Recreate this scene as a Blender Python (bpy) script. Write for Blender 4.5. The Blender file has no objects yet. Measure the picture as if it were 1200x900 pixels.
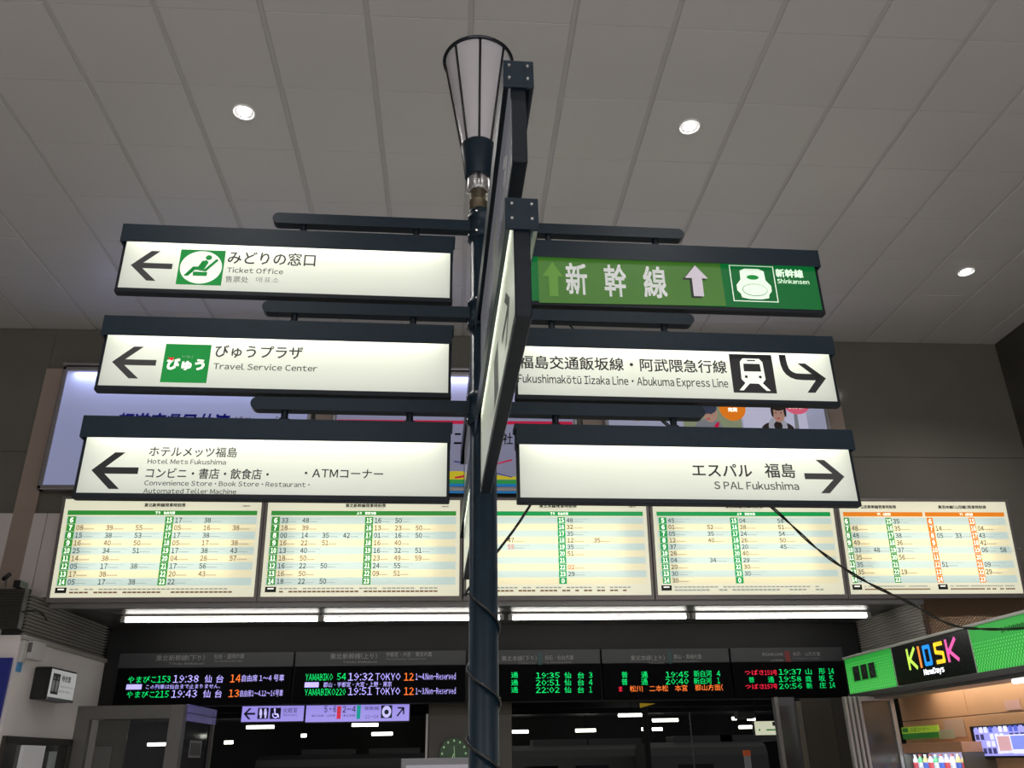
import bpy, math, random
from mathutils import Matrix, Vector
from mathutils.geometry import tessellate_polygon
random.seed(7)
sc = bpy.context.scene
COL = sc.collection
H = 1.55                      # eye height above the concourse floor
FPX = 985.0

# ------------------------------------------------------------------ camera
def basis(p, roll, yaw):
    p, roll, yaw = (math.radians(a) for a in (p, roll, yaw))
    f = Vector((math.sin(yaw)*math.cos(p), math.cos(yaw)*math.cos(p), math.sin(p)))
    r0 = Vector((math.cos(yaw), -math.sin(yaw), 0)); u0 = r0.cross(f)
    return (math.cos(roll)*r0+math.sin(roll)*u0, -math.sin(roll)*r0+math.cos(roll)*u0, f)
CR, CU, CF = basis(24.1, -1.01, 4.2)
cd = bpy.data.cameras.new('camera'); cam = bpy.data.objects.new('camera', cd); COL.objects.link(cam)
cd.sensor_width = 36; cd.lens = FPX/1200*36; cd.clip_end = 300; cd.clip_start = .05
cam.matrix_world = Matrix(((CR.x, CU.x, -CF.x, 0), (CR.y, CU.y, -CF.y, 0), (CR.z, CU.z, -CF.z, H), (0, 0, 0, 1)))
sc.camera = cam
# ------------------------------------------------------------------ view, world
sc.view_settings.view_transform = 'Standard'; sc.view_settings.look = 'None'
sc.view_settings.exposure = 0.0; sc.view_settings.gamma = 1.0; sc.view_settings.use_curve_mapping = False
try: sc.cycles.use_denoising = True
except Exception: pass
sc.cycles.max_bounces = 6; sc.cycles.diffuse_bounces = 4; sc.cycles.sample_clamp_indirect = 4
w = bpy.data.worlds.new('dim_hall_air'); sc.world = w; w.use_nodes = True
w.node_tree.nodes['Background'].inputs[0].default_value = (.72, .74, .80, 1)
w.node_tree.nodes['Background'].inputs[1].default_value = 0.12
def area(name, loc, size, sizey, power, rot=(0, 0, 0), color=(1, 1, 1), parent=None, spread=None):
    l = bpy.data.lights.new(name, 'AREA'); l.shape = 'RECTANGLE'; l.size = size; l.size_y = sizey
    l.energy = power; l.color = color
    if spread: l.spread = spread
    o = bpy.data.objects.new(name, l); COL.objects.link(o); o.parent = parent; o.location = loc; o.rotation_euler = rot
    return o
# unseen fill light added behind the camera to wash the ceiling
area('hall_fill_light', (1.5, -6.5, 3.4), 14, 3.2, 480, (math.radians(112), 0, 0), (1, .97, .95))

# ------------------------------------------------------------------ pixel of the photograph -> point in the place
def ray(px, py): return CR*((px-600)/FPX)+CU*((450-py)/FPX)+CF
def onY(px, py, Y):
    d = ray(px, py); p = d*(Y/d.y); return Vector((p.x, p.y, p.z+H))
def onX(px, py, X):
    d = ray(px, py); p = d*(X/d.x); return Vector((p.x, p.y, p.z+H))
def onZ(px, py, Z):
    d = ray(px, py); p = d*((Z-H)/d.z); return Vector((p.x, p.y, Z))
def loc(M, px, py, y=0.0):
    """local (x, z) where the sight line through a pixel meets the local plane y"""
    Mi = M.inverted(); o = Mi @ Vector((0, 0, H)); d = Mi.to_3x3() @ ray(px, py)
    p = o+d*((y-o.y)/d.y); return p.x, p.z

# ------------------------------------------------------------------ materials
MATS = {}
def mat(name, col, rough=.5, metal=0., emit=0., ecol=None, noise=0., nscale=8., bump=0., spec=.5, alpha=None, trans=0., coat=0.):
    if name in MATS: return MATS[name]
    m = bpy.data.materials.new(name); m.use_nodes = True; nt = m.node_tree; b = nt.nodes['Principled BSDF']
    b.inputs['Base Color'].default_value = (*col, 1); b.inputs['Roughness'].default_value = rough
    b.inputs['Metallic'].default_value = metal; b.inputs['Specular IOR Level'].default_value = spec
    b.inputs['Coat Weight'].default_value = coat
    if emit: b.inputs['Emission Strength'].default_value = emit; b.inputs['Emission Color'].default_value = (*(ecol or col), 1)
    if trans: b.inputs['Transmission Weight'].default_value = trans
    if alpha is not None: b.inputs['Alpha'].default_value = alpha
    tc = nt.nodes.new('ShaderNodeTexCoord'); n = nt.nodes.new('ShaderNodeTexNoise')
    n.inputs['Scale'].default_value = nscale; n.inputs['Detail'].default_value = 5
    nt.links.new(tc.outputs['Object'], n.inputs['Vector'])
    if noise:
        mx = nt.nodes.new('ShaderNodeMix'); mx.data_type = 'RGBA'
        mx.inputs[6].default_value = (*[c*(1-noise) for c in col], 1); mx.inputs[7].default_value = (*[min(1, c*(1+noise)) for c in col], 1)
        nt.links.new(n.outputs['Fac'], mx.inputs[0]); nt.links.new(mx.outputs[2], b.inputs['Base Color'])
    mr = nt.nodes.new('ShaderNodeMapRange'); mr.inputs[3].default_value = max(0, rough-.06); mr.inputs[4].default_value = min(1, rough+.06)
    nt.links.new(n.outputs['Fac'], mr.inputs[0]); nt.links.new(mr.outputs[0], b.inputs['Roughness'])
    if bump:
        bp = nt.nodes.new('ShaderNodeBump'); bp.inputs['Strength'].default_value = bump; bp.inputs['Distance'].default_value = .01
        nt.links.new(n.outputs['Fac'], bp.inputs['Height']); nt.links.new(bp.outputs[0], b.inputs['Normal'])
    MATS[name] = m; return m
def glow(name, col, s):                      # a lamp, an LED or a print on a lit sign
    return mat(name, tuple(min(1, c) for c in col), .5, 0, s, col, spec=.2)
def backlit(name, col, s, t=.8, gloss=.25):   # opal sheet lit from inside its box
    if name in MATS: return MATS[name]
    m = bpy.data.materials.new(name); m.use_nodes = True; nt = m.node_tree; nt.nodes.clear()
    o = nt.nodes.new('ShaderNodeOutputMaterial'); e = nt.nodes.new('ShaderNodeEmission'); tr = nt.nodes.new('ShaderNodeBsdfTranslucent')
    g = nt.nodes.new('ShaderNodeBsdfPrincipled'); a = nt.nodes.new('ShaderNodeAddShader'); a2 = nt.nodes.new('ShaderNodeAddShader')
    n = nt.nodes.new('ShaderNodeTexNoise'); n.inputs['Scale'].default_value = 3; mr = nt.nodes.new('ShaderNodeMapRange')
    mr.inputs[3].default_value = s*.96; mr.inputs[4].default_value = s*1.04
    nt.links.new(n.outputs['Fac'], mr.inputs[0]); nt.links.new(mr.outputs[0], e.inputs[1])
    e.inputs[0].default_value = (*col, 1); tr.inputs[0].default_value = (*[c*t for c in col], 1)
    g.inputs['Base Color'].default_value = (*[c*.08 for c in col], 1); g.inputs['Roughness'].default_value = gloss
    nt.links.new(e.outputs[0], a.inputs[0]); nt.links.new(tr.outputs[0], a.inputs[1])
    nt.links.new(a.outputs[0], a2.inputs[0]); nt.links.new(g.outputs[0], a2.inputs[1]); nt.links.new(a2.outputs[0], o.inputs[0])
    MATS[name] = m; return m

NAVY = mat('navy_painted_steel', (.006, .017, .029), .40, 0, noise=.25, nscale=20, spec=.28)
NAVY2 = mat('navy_painted_aluminium', (.004, .008, .014), .42, 0, noise=.2, nscale=15, spec=.28)
SCREW = mat('bright_screw', (.6, .6, .6), .25, 1)
STEEL = mat('brushed_steel', (.55, .55, .57), .28, 1, noise=.1, nscale=40)
ALU = mat('anodised_aluminium', (.33, .32, .32), .42, .8, noise=.1, nscale=30)
BLACK = mat('black_print', (.012, .012, .014), .5)
GREY = mat('charcoal_print', (.045, .045, .047), .5)
MIDG = mat('grey_print', (.12, .12, .12), .5)
BLK = mat('black_lacquer', (.006, .006, .007), .35)
LEDBLK = mat('led_mask', (.002, .002, .003), .8, spec=.08)
RUB = mat('black_cable_rubber', (.012, .012, .012), .45)
OPAL = backlit('opal_lit_sheet', (.93, .95, .87), .37, .45)
WHITEP = glow('white_lit_print', (.86, .89, .82), .50)

# ------------------------------------------------------------------ mesh helpers
class MB:
    def __init__(s): s.v = []; s.f = []; s.m = []; s.mats = []
    def mi(s, m):
        if m not in s.mats: s.mats.append(m)
        return s.mats.index(m)
    def add(s, vs, fs, m):
        k = len(s.v); i = s.mi(m); s.v += [tuple(v) for v in vs]
        for f in fs: s.f.append([a+k for a in f]); s.m.append(i)
        return s
    def box(s, x0, x1, y0, y1, z0, z1, m, bev=0):
        if bev:
            b = bev; ring = lambda z, q: [(x0+q, y0, z), (x1-q, y0, z), (x1, y0+q, z), (x1, y1-q, z), (x1-q, y1, z), (x0+q, y1, z), (x0, y1-q, z), (x0, y0+q, z)]
            def rr(z, i): return [(x0+b+i, y0+i, z), (x1-b-i, y0+i, z), (x1-i, y0+b+i, z), (x1-i, y1-b-i, z), (x1-b-i, y1-i, z), (x0+b+i, y1-i, z), (x0+i, y1-b-i, z), (x0+i, y0+b+i, z)]
            vs = rr(z0, b*.6)+rr(z0+b, 0)+rr(z1-b, 0)+rr(z1, b*.6); fs = [list(range(7, -1, -1)), list(range(24, 32))]
            for r in range(3):
                for k in range(8): fs.append([r*8+k, r*8+(k+1) % 8, r*8+8+(k+1) % 8, r*8+8+k])
            return s.add(vs, fs, m)
        return s.add([(x0, y0, z0), (x1, y0, z0), (x1, y1, z0), (x0, y1, z0), (x0, y0, z1), (x1, y0, z1), (x1, y1, z1), (x0, y1, z1)],
                     [(0, 3, 2, 1), (4, 5, 6, 7), (0, 1, 5, 4), (1, 2, 6, 5), (2, 3, 7, 6), (3, 0, 4, 7)], m)
    def cyl(s, p0, p1, r0, r1, m, n=16, cap=True):
        p0, p1 = Vector(p0), Vector(p1); d = (p1-p0).normalized(); a = d.orthogonal().normalized(); b = d.cross(a)
        vs = [p0+(a*math.cos(t)+b*math.sin(t))*r0 for t in (2*math.pi*k/n for k in range(n))]+[p1+(a*math.cos(t)+b*math.sin(t))*r1 for t in (2*math.pi*k/n for k in range(n))]
        fs = [(k, (k+1) % n, n+(k+1) % n, n+k) for k in range(n)]
        if cap: fs += [list(range(n-1, -1, -1)), list(range(n, 2*n))]
        return s.add(vs, fs, m)
    def lathe(s, prof, m, n=32, c=(0, 0)):
        vs = []; fs = []
        for r, z in prof:
            vs += [(c[0]+r*math.cos(2*math.pi*k/n), c[1]+r*math.sin(2*math.pi*k/n), z) for k in range(n)]
        for i in range(len(prof)-1):
            for k in range(n): fs.append((i*n+k, i*n+(k+1) % n, (i+1)*n+(k+1) % n, (i+1)*n+k))
        return s.add(vs, fs, m)
    def tube(s, pts, r, m, n=8):
        pts = [Vector(p) for p in pts]; up = None; vs = []; fs = []
        for i, p in enumerate(pts):
            d = (pts[min(i+1, len(pts)-1)]-pts[max(i-1, 0)]).normalized()
            if up is None: up = d.orthogonal().normalized()
            up = (up-d*up.dot(d)).normalized(); b = d.cross(up)
            vs += [p+(up*math.cos(2*math.pi*k/n)+b*math.sin(2*math.pi*k/n))*r for k in range(n)]
        for i in range(len(pts)-1):
            for k in range(n): fs.append((i*n+k, i*n+(k+1) % n, (i+1)*n+(k+1) % n, (i+1)*n+k))
        fs += [list(range(n-1, -1, -1)), [len(pts)*n-n+k for k in range(n)]]
        return s.add(vs, fs, m)
    def torus(s, R, r, z, m, n=40, k=8, c=(0, 0)):
        return s.lathe([(R+r*math.cos(2*math.pi*j/k), z+r*math.sin(2*math.pi*j/k)) for j in range(k+1)], m, n, c)
    def quad(s, x0, x1, z0, z1, y, m):      # flat print facing local -y
        return s.add([(x0, y, z0), (x1, y, z0), (x1, y, z1), (x0, y, z1)], [(0, 1, 2, 3)], m)
    def poly(s, pts, y, m, th=0):
        vs = [Vector((p[0], p[1], 0)) for p in pts]; tr = tessellate_polygon([vs]); fs = []
        for t in tr:
            a, b, c = (vs[i] for i in t)
            fs.append(tuple(t) if (b-a).cross(c-a).z > 0 else tuple(reversed(t)))
        s.add([(p[0], y, p[1]) for p in pts], fs, m)
        if th:
            n = len(pts); s.add([(p[0], y, p[1]) for p in pts]+[(p[0], y+th, p[1]) for p in pts], [(k, (k+1) % n, n+(k+1) % n, n+k) for k in range(n)], m)
        return s
    def ell(s, cx, cz, rx, rz, y, m, n=24, a0=0, a1=360):
        pts = [(cx+rx*math.cos(math.radians(a0+(a1-a0)*k/n)), cz+rz*math.sin(math.radians(a0+(a1-a0)*k/n))) for k in range(n+(0 if a1-a0 >= 360 else 1))]
        return s.poly(pts, y, m)
    def stroke(s, pts, wd, y, m):
        for (a, b) in zip(pts[:-1], pts[1:]):
            a, b = Vector(a), Vector(b); d = (b-a).normalized(); q = Vector((-d.y, d.x))*wd/2; e = d*wd*.25
            s.poly([a-e-q, b+e-q, b+e+q, a-e+q], y, m)
        return s
    def build(s, name, parent=None, smooth=False, M=None):
        me = bpy.data.meshes.new(name); me.from_pydata(s.v, [], s.f)
        for m in s.mats: me.materials.append(m)
        me.polygons.foreach_set('material_index', s.m)
        if smooth: me.polygons.foreach_set('use_smooth', [len(f) <= 4 for f in s.f])
        me.update()
        o = bpy.data.objects.new(name, me); COL.objects.link(o)
        if parent: o.parent = parent
        if M is not None: o.matrix_world = M
        return o
def B(): return MB()

# text -> triangles, fitted to a box
GL = {}
_cu = bpy.data.curves.new('tmp_text', 'FONT'); _ob = bpy.data.objects.new('tmp_text', _cu)
_ts = bpy.data.scenes.new('tmp_text'); _ts.collection.objects.link(_ob); _vl = _ts.view_layers[0]
GC = {}
def glyph1(ch, bold, res):
    k = (ch, bold, res)
    if k in GC: return GC[k]
    _cu.body = ch; _cu.resolution_u = res; _cu.offset = 0; _cu.size = 1
    _vl.update(); dg = _vl.depsgraph; me = bpy.data.meshes.new_from_object(_ob.evaluated_get(dg))
    g = [(v.co.x, v.co.y) for v in me.vertices]; f = [tuple(p.vertices) for p in me.polygons]; bpy.data.meshes.remove(me)
    if bold:                                  # heavier weight: the outline spread to four sides
        n = len(g); g = [(x+a*bold, y+b*bold) for a, b in ((-1, -1), (1, -1), (1, 1), (-1, 1)) for x, y in g]
        f = [tuple(i+n*q for i in t) for q in range(4) for t in f]
    GC[k] = (g, f)
    return GC[k]
def glyphs(body, bold=0., res=2, sp=1.):
    """sans-serif lettering: Latin letters are the full-width forms, set with proportional spacing"""
    k = (body, bold, res)
    if k in GL: return GL[k]
    vs = []; fs = []; cur = 0.
    for ch in body:
        if ch == ' ': cur += .27; continue
        if ch == '\u3000': cur += 1.; continue
        macron = {'ō': 'o', 'ū': 'u'}.get(ch); base = macron or ch
        asc = 33 <= ord(base) < 127
        g, f = glyph1(chr(ord(base)+0xFEE0) if asc else ('・' if base == '·' else base), bold, res)
        if not g: cur += .5; continue
        x0 = min(v[0] for v in g); x1 = max(v[0] for v in g); n = len(vs)
        if asc: vs += [(v[0]-x0+cur+.045, v[1]) for v in g]; adv = x1-x0+.09
        elif base == '·': vs += [(v[0]-x0+cur+.08, v[1]) for v in g]; adv = x1-x0+.16
        else: vs += [(v[0]+cur, v[1]) for v in g]; adv = 1.
        fs += [tuple(i+n for i in q) for q in f]
        if macron:
            zt = max(v[1] for v in g)+.09; n = len(vs); c = cur+.045
            vs += [(c+.06, zt), (c+x1-x0-.06, zt), (c+x1-x0-.06, zt+.06), (c+.06, zt+.06)]; fs.append((n, n+1, n+2, n+3))
        cur += adv
    if not vs: GL[k] = ([], [], 0, 0, 1, 1); return GL[k]
    xs = [v[0] for v in vs]; zs = [v[1] for v in vs]
    GL[k] = (vs, fs, min(xs), min(zs), max(xs)-min(xs), max(zs)-min(zs)); return GL[k]
def text(mb, body, x0, x1, zc, h, y, m, bold=0., res=2, shear=0., sp=1., flip=False):
    """h None: keep the lettering's own proportions"""
    vs, fs, mx, mz, wx, hz = glyphs(body, bold, res, sp)
    sx = (x1-x0)/wx; hh = h if h else hz*sx; sz = hh/hz
    mb.add([(x0+(a-mx)*sx+shear*(b-mz)*sz, y, zc-hh/2+(b-mz)*sz) for a, b in vs], fs, m)
def ptext(mb, M, body, px0, px1, pyc, ph, y, m, **k):
    """text placed on a local plane so that it spans the photo's columns px0..px1 about row pyc"""
    x0, z0 = loc(M, px0, pyc, y); x1, z1 = loc(M, px1, pyc, y)
    h = None
    if ph: h = loc(M, (px0+px1)/2, pyc-ph/2, y)[1]-loc(M, (px0+px1)/2, pyc+ph/2, y)[1]
    text(mb, body, x0, x1, (z0+z1)/2, h, y, m, **k)
def prect(M, px0, py0, px1, py1, y):
    xa, za = loc(M, px0, (py0+py1)/2, y); xb, zb = loc(M, px1, (py0+py1)/2, y)
    _, zt = loc(M, (px0+px1)/2, py0, y); _, zl = loc(M, (px0+px1)/2, py1, y)
    return xa, xb, zl, zt

def empty(name, M, label, cat, group=None):
    o = bpy.data.objects.new(name, None); COL.objects.link(o); o.matrix_world = M; o.empty_display_size = .1
    o['label'] = label; o['category'] = cat
    if group: o['group'] = group
    return o
def tag(o, label, cat, group=None):
    o['label'] = label; o['category'] = cat
    if group: o['group'] = group
    return o
def struct(o): o['kind'] = 'structure'; return o
def T(x, y, z, rz=0, rx=0): return Matrix.Translation((x, y, z)) @ Matrix.Rotation(math.radians(rz), 4, 'Z') @ Matrix.Rotation(math.radians(rx), 4, 'X')
I4 = Matrix.Identity(4)

# ================================================================== THE HALL
YW = 11.0; ZC = H+5.7; XR = 8.24; XL = -12.0; YB = -8.0
PANM = mat('white_ceiling_panel_enamel', (.50, .485, .48), .30, 0, noise=.04, nscale=.7, bump=.10, spec=.45)
CGRV = mat('ceiling_groove_enamel', (.44, .425, .42), .4, 0, noise=.03)
ceiling = struct(B().box(XL-.1, XR+.1, YB-.1, YW+.1, ZC+.016, ZC+.12, CGRV).build('ceiling'))
sp = .1523*5.7; xs0 = .016*5.7; gap = .022
yj = [onZ(440, 107, ZC).y]
pitchy = .87
rows_y = [YB]; k = -17
while yj[0]+k*pitchy < YW-.3:
    yy = yj[0]+k*pitchy
    if yy > YB+.4: rows_y.append(yy)
    k += 1
rows_y.append(YW)
shared = {}
x = xs0-sp*14
while x < XR:
    a, b = max(XL, x+gap), min(XR, x+sp-gap)
    if b-a > .1:
        for ya, yb in zip(rows_y[:-1], rows_y[1:]):
            key = (round(b-a, 3), round(yb-ya, 3)); ca = Vector(((a+b)/2, (ya+yb)/2, ZC))
            if key not in shared:
                hx, hy = (b-a)/2, (yb-ya)/2-.0012
                mb = B(); mb.add([(-hx, -hy, .016), (hx, -hy, .016), (hx, hy, .016), (-hx, hy, .016), (-hx, -hy, .005), (hx, -hy, .005), (hx, hy, .005), (-hx, hy, .005),
                                  (-hx+.006, -hy+.003, 0), (hx-.006, -hy+.003, 0), (hx-.006, hy-.003, 0), (-hx+.006, hy-.003, 0)],
                                 [(0, 1, 5, 4), (1, 2, 6, 5), (2, 3, 7, 6), (3, 0, 4, 7), (4, 5, 9, 8), (5, 6, 10, 9), (6, 7, 11, 10), (7, 4, 8, 11), (8, 9, 10, 11)], PANM)
                o = mb.build('ceiling_panel'); shared[key] = o.data
            else:
                o = bpy.data.objects.new('ceiling_panel', shared[key]); COL.objects.link(o)
            o.parent = ceiling
            o.location = ca+Vector((0, 0, random.uniform(-.0015, .0015))); o.rotation_euler = (random.uniform(-.0012, .0012), random.uniform(-.0006, .0006), 0)
    x += sp
struct(B().box(XL, XR, YB, 70, -.2, 0, mat('pale_floor_tile', (.66, .64, .61), .45, 0, noise=.06, nscale=2)).build('floor'))
WALLD = mat('polished_dark_stone', (.135, .128, .11), .13, 0, noise=.12, nscale=1.3, spec=.6)
PILM = mat('brown_stone_pilaster', (.33, .26, .22), .22, 0, noise=.1, nscale=2)
JOINT = mat('stone_joint', (.035, .032, .03), .8)
wb = struct(B().box(XL, XR+.1, YW+.03, YW+.35, H+1.9, ZC, JOINT).build('wall_back'))
zj = H+3.86
for (za, zb) in ((H+1.92, zj-.004), (zj+.004, ZC-.002)):
    x = XL
    for xa, xb in ((XL, -9.2), (-9.2, -7.4), (-7.4, -5.66), (-5.66, -1.8), (-1.8, 1.9), (1.9, 5.62), (5.62, XR)):
        B().box(xa+.002, xb-.002, YW, YW+.03, za, zb, WALLD).build('stone_panel', wb)
struct(B().box(XL, -5.26, YW, YW+.3, 0, H+1.92, mat('beige_wall_board', (.30, .275, .265), .6, 0, noise=.05)).build('wall_back_left'))
struct(B().box(6.25, XR, YW+.04, YW+.3, 0, H+1.92, mat('dark_void_board', (.14, .085, .06), .7)).build('wall_back_right'))
struct(B().box(XR, XR+.2, YB, YW, 0, ZC, mat('dark_side_stone', (.055, .05, .043), .2, 0, noise=.1, nscale=1)).build('wall_right'))
struct(B().box(XL-.2, XL, YB, YW, 0, ZC, mat('side_stone', (.25, .23, .21), .3, 0, noise=.1, nscale=1)).build('wall_left'))
struct(B().box(XL, XR, YB-.2, YB, 0, ZC, mat('front_stone', (.16, .15, .14), .3, 0, noise=.1, nscale=1)).build('wall_front'))
# pilasters beside and between the advertisement boxes
for i, (xa, xb) in enumerate(((-5.66, -5.39), (-1.93, -1.69), (1.79, 2.09), (5.31, 5.60))):
    struct(B().box(xa, xb, YW-.06, YW-.001, H+2.0 if i in (0, 3) else H+3.2, H+5.06, PILM, .004).build('trim_%d' % (i+1)))

# ------------------------------------------------------------------ passage beyond the opening
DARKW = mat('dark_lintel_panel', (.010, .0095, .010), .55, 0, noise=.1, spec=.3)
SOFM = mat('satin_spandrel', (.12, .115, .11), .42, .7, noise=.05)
XA, XB, YP = -5.0, 6.25, 13.0
sof = struct(B().box(XA, XB, YW+.05, YP+.3, H+1.9, H+2.0, mat('soffit_void', (.05, .05, .05), .7)).build('ceiling_passage'))
yy = YW+.1
while yy < YP+.2:
    B().box(XA+.002, XB-.002, yy, yy+.095, H+1.872, H+1.9, SOFM).build('spandrel_strip', sof); yy += .1
struct(B().box(XA, XB, YW, YW+.1, H+1.81, H+1.9, ALU).build('trim_5'))
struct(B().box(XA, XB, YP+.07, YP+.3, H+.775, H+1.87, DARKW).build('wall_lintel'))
WHITEW = mat('white_wall_paint', (.80, .75, .73), .5, 0, noise=.06, nscale=1.5)
wl = struct(B().box(XA-.25, XA, 10.47, 13.4, 0, H+1.42, WHITEW).build('wall_passage_left'))
struct(B().box(-12, XA-.25, 10.47, 10.6, 0, H+1.95, WHITEW).build('wall_gate_left'))
struct(B().box(XA, XA+.03, 10.46, 13.2, H+1.375, H+1.425, mat('wall_ledge', (.35, .33, .31), .4)).build('trim_6'))
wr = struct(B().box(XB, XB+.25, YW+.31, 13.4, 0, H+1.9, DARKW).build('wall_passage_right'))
RIB = mat('ribbed_metal', (.62, .60, .57), .32, .5, noise=.05)
struct(B().box(XA-.25, XA-.05, 10.5, 13.1, H+1.42, H+1.9, mat('louvre_void', (.02, .02, .02), .8)).build('wall_louvre_left'))
lou = empty('ribbed_shutter_panel', T(XA, 11.8, H+1.66), 'ribbed metal cladding band above white passage wall, left of tube lamps', 'cladding')
for k in range(12):
    z = -.22+k*.04
    B().add([(-.04, -1.32, z), (-.04, 1.2, z), (.012, 1.2, z+.012), (.012, -1.32, z+.012), (-.04, -1.32, z+.032), (-.04, 1.2, z+.032)],
            [(0, 1, 2, 3), (3, 2, 5, 4)], RIB).build('slat', lou)
lor = empty('ribbed_wall_cladding', T(XB, 11.7, H+1.55), 'ribbed metal cladding above the kiosk sign, reflecting the last tube lamp', 'cladding')
for k in range(18):
    z = -.35+k*.038
    B().add([(.0, -.62, z), (.0, 1.3, z), (-.03, 1.3, z+.012), (-.03, -.62, z+.012), (.0, -.62, z+.034), (.0, 1.3, z+.034)],
            [(1, 0, 3, 2), (2, 3, 4, 5)], RIB).build('slat', lor)
# expanded mesh grille
me_ = B(); GR = mat('bronze_mesh', (.30, .20, .13), .4, .7)
nx, nz = 46, 33
for i in range(nx):
    for j in range(nz):
        cx = 6.27+i*.043+(.0215 if j % 2 else 0); cz = H+1.20+j*.0205
        me_.add([(cx-.021, YW, cz), (cx, YW, cz+.019), (cx+.021, YW, cz), (cx, YW, cz-.019), (cx-.013, YW+.004, cz), (cx, YW+.004, cz+.011), (cx+.013, YW+.004, cz), (cx, YW+.004, cz-.011)],
                [(0, 4, 5, 1), (1, 5, 6, 2), (2, 6, 7, 3), (3, 7, 4, 0)], GR)
grille = me_.build('mesh_grille'); tag(grille, 'bronze expanded metal mesh grille above the green kiosk sign', 'grille')

# ------------------------------------------------------------------ platform hall beyond
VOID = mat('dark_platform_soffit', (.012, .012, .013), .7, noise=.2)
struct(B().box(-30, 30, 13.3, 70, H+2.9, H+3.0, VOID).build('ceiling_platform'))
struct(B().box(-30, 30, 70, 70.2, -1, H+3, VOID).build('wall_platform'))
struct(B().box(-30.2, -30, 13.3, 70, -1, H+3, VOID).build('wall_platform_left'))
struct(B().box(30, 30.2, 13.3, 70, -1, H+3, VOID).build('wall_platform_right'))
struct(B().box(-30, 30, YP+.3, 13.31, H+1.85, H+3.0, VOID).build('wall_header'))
for k in range(7):
    struct(B().box(-30, 30, 18+k*6, 18.3+k*6, H+2.5, H+2.9, VOID).build('trim_%d' % (10+k)))

# ================================================================== SIGN POST
TH = 1.5; P0 = onY(567, 892, 4.5); PM = T(P0.x, P0.y, 0, TH)
PX, PY = P0.x, P0.y
post = empty('sign_post', PM, 'tall navy steel signpost with arms, collars and an unlit lantern on top', 'signpost')
B().lathe([(.16, 0), (.16, .03), (.12, .06), (.076, .08), (.076, H+3.17), (.0, H+3.18)], NAVY, 36).build('pole', post, True)
LEV = (3.0, 2.37, 1.75)
for li, zt in enumerate(LEV):
    zz = H+zt+.105
    c = B(); c.lathe([(.076, zz-.10), (.094, zz-.095), (.094, zz-.055), (.084, zz-.045), (.084, zz+.045), (.094, zz+.055), (.094, zz+.085), (.076, zz+.09)], NAVY, 28)
    for a in range(8):
        t = math.radians(a*45+20); 
        for dz in (-.075, .07): c.cyl((.09*math.cos(t), .09*math.sin(t), zz+dz), (.104*math.cos(t), .104*math.sin(t), zz+dz), .008, .008, SCREW, 6)
    c.build('collar', post, True)
    dirs = [(1, 0), (-1, 0)]+([(0, -1), (0, 1)] if li else [])
    for dx, dy in dirs:
        a = B(); L = 1.31
        prof = [(-.04, 0), ]+[]
        pts = [(.08, -.038), (L-.038, -.038)]+[(L-.038+.038*math.sin(math.radians(t)), -.038*math.cos(math.radians(t))) for t in range(20, 181, 20)]+[(.08, .038)]
        n = len(pts); vs = []
        for y in (-.032, .032): vs += [(p[0], y, p[1]) for p in pts]
        fs = [list(range(n)), list(range(2*n-1, n-1, -1))]+[((k+1) % n, k, n+k, n+(k+1) % n) for k in range(n)]
        a.add(vs, fs, NAVY)
        for bx in (.42, 1.12):
            a.cyl((bx, 0, -.038), (bx, 0, -.107), .02, .02, NAVY2, 10); a.cyl((bx, 0, -.085), (bx, 0, -.095), .034, .034, NAVY2, 6)
        o = a.build('arm', post); o.location = (0, 0, zz); o.rotation_euler = (0, 0, math.atan2(dy, dx))
# lantern
lx = -.028
B().lathe([(0, H+3.175), (.066, H+3.175), (.066, H+3.20), (.07, H+3.21), (.07, H+3.225), (.06, H+3.23), (0, H+3.23)], NAVY, 28, (lx*.7, 0)).build('post_cap', post, True)
B().lathe([(.0, H+3.22), (.056, H+3.22), (.056, H+3.30), (.059, H+3.302), (.059, H+3.308), (.056, H+3.31), (.056, H+3.395), (0, H+3.395)],
          mat('aged_brass_sleeve', (.14, .115, .075), .35, .5, noise=.5, nscale=30), 28, (lx, 0)).build('sleeve', post, True)
st = B(); st.lathe([(0, H+3.385), (.072, H+3.385), (.074, H+3.39), (.074, H+3.50), (.07, H+3.51), (0, H+3.51)], STEEL, 32, (lx, 0))
for t in (-90, 40, 160):
    a = math.radians(t); st.cyl((lx+.07*math.cos(a), .07*math.sin(a), H+3.45), (lx+.084*math.cos(a), .084*math.sin(a), H+3.45), .009, .009, mat('dark_screw', (.1, .1, .1), .4, 1), 8)
    st.box(lx+.074*math.cos(a)-.012, lx+.074*math.cos(a)+.012, .074*math.sin(a)-.004, .074*math.sin(a)+.004, H+3.39, H+3.5, STEEL)
st.build('steel_band', post, True)
cup = B().lathe([(.0, H+3.50), (.085, H+3.495), (.088, H+3.50), (.118, H+3.735), (.118, H+3.75), (.10, H+3.752), (0, H+3.752)], NAVY, 40, (lx, 0)).build('lantern_cup', post, True)
zb, zt_, rb, rt = H+3.745, H+4.50, .108, .232
FROST = mat('frosted_lantern_glass', (.80, .77, .82), .3, 0, noise=.05, nscale=3, trans=.35)
lan = B().lathe([(rt-.002, zt_), (rt*.6, zt_+.03), (0.001, zt_+.045)], mat('lantern_lid', (.3, .29, .3), .5), 32, (lx, 0)).build('lantern_head', post, True)
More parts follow.
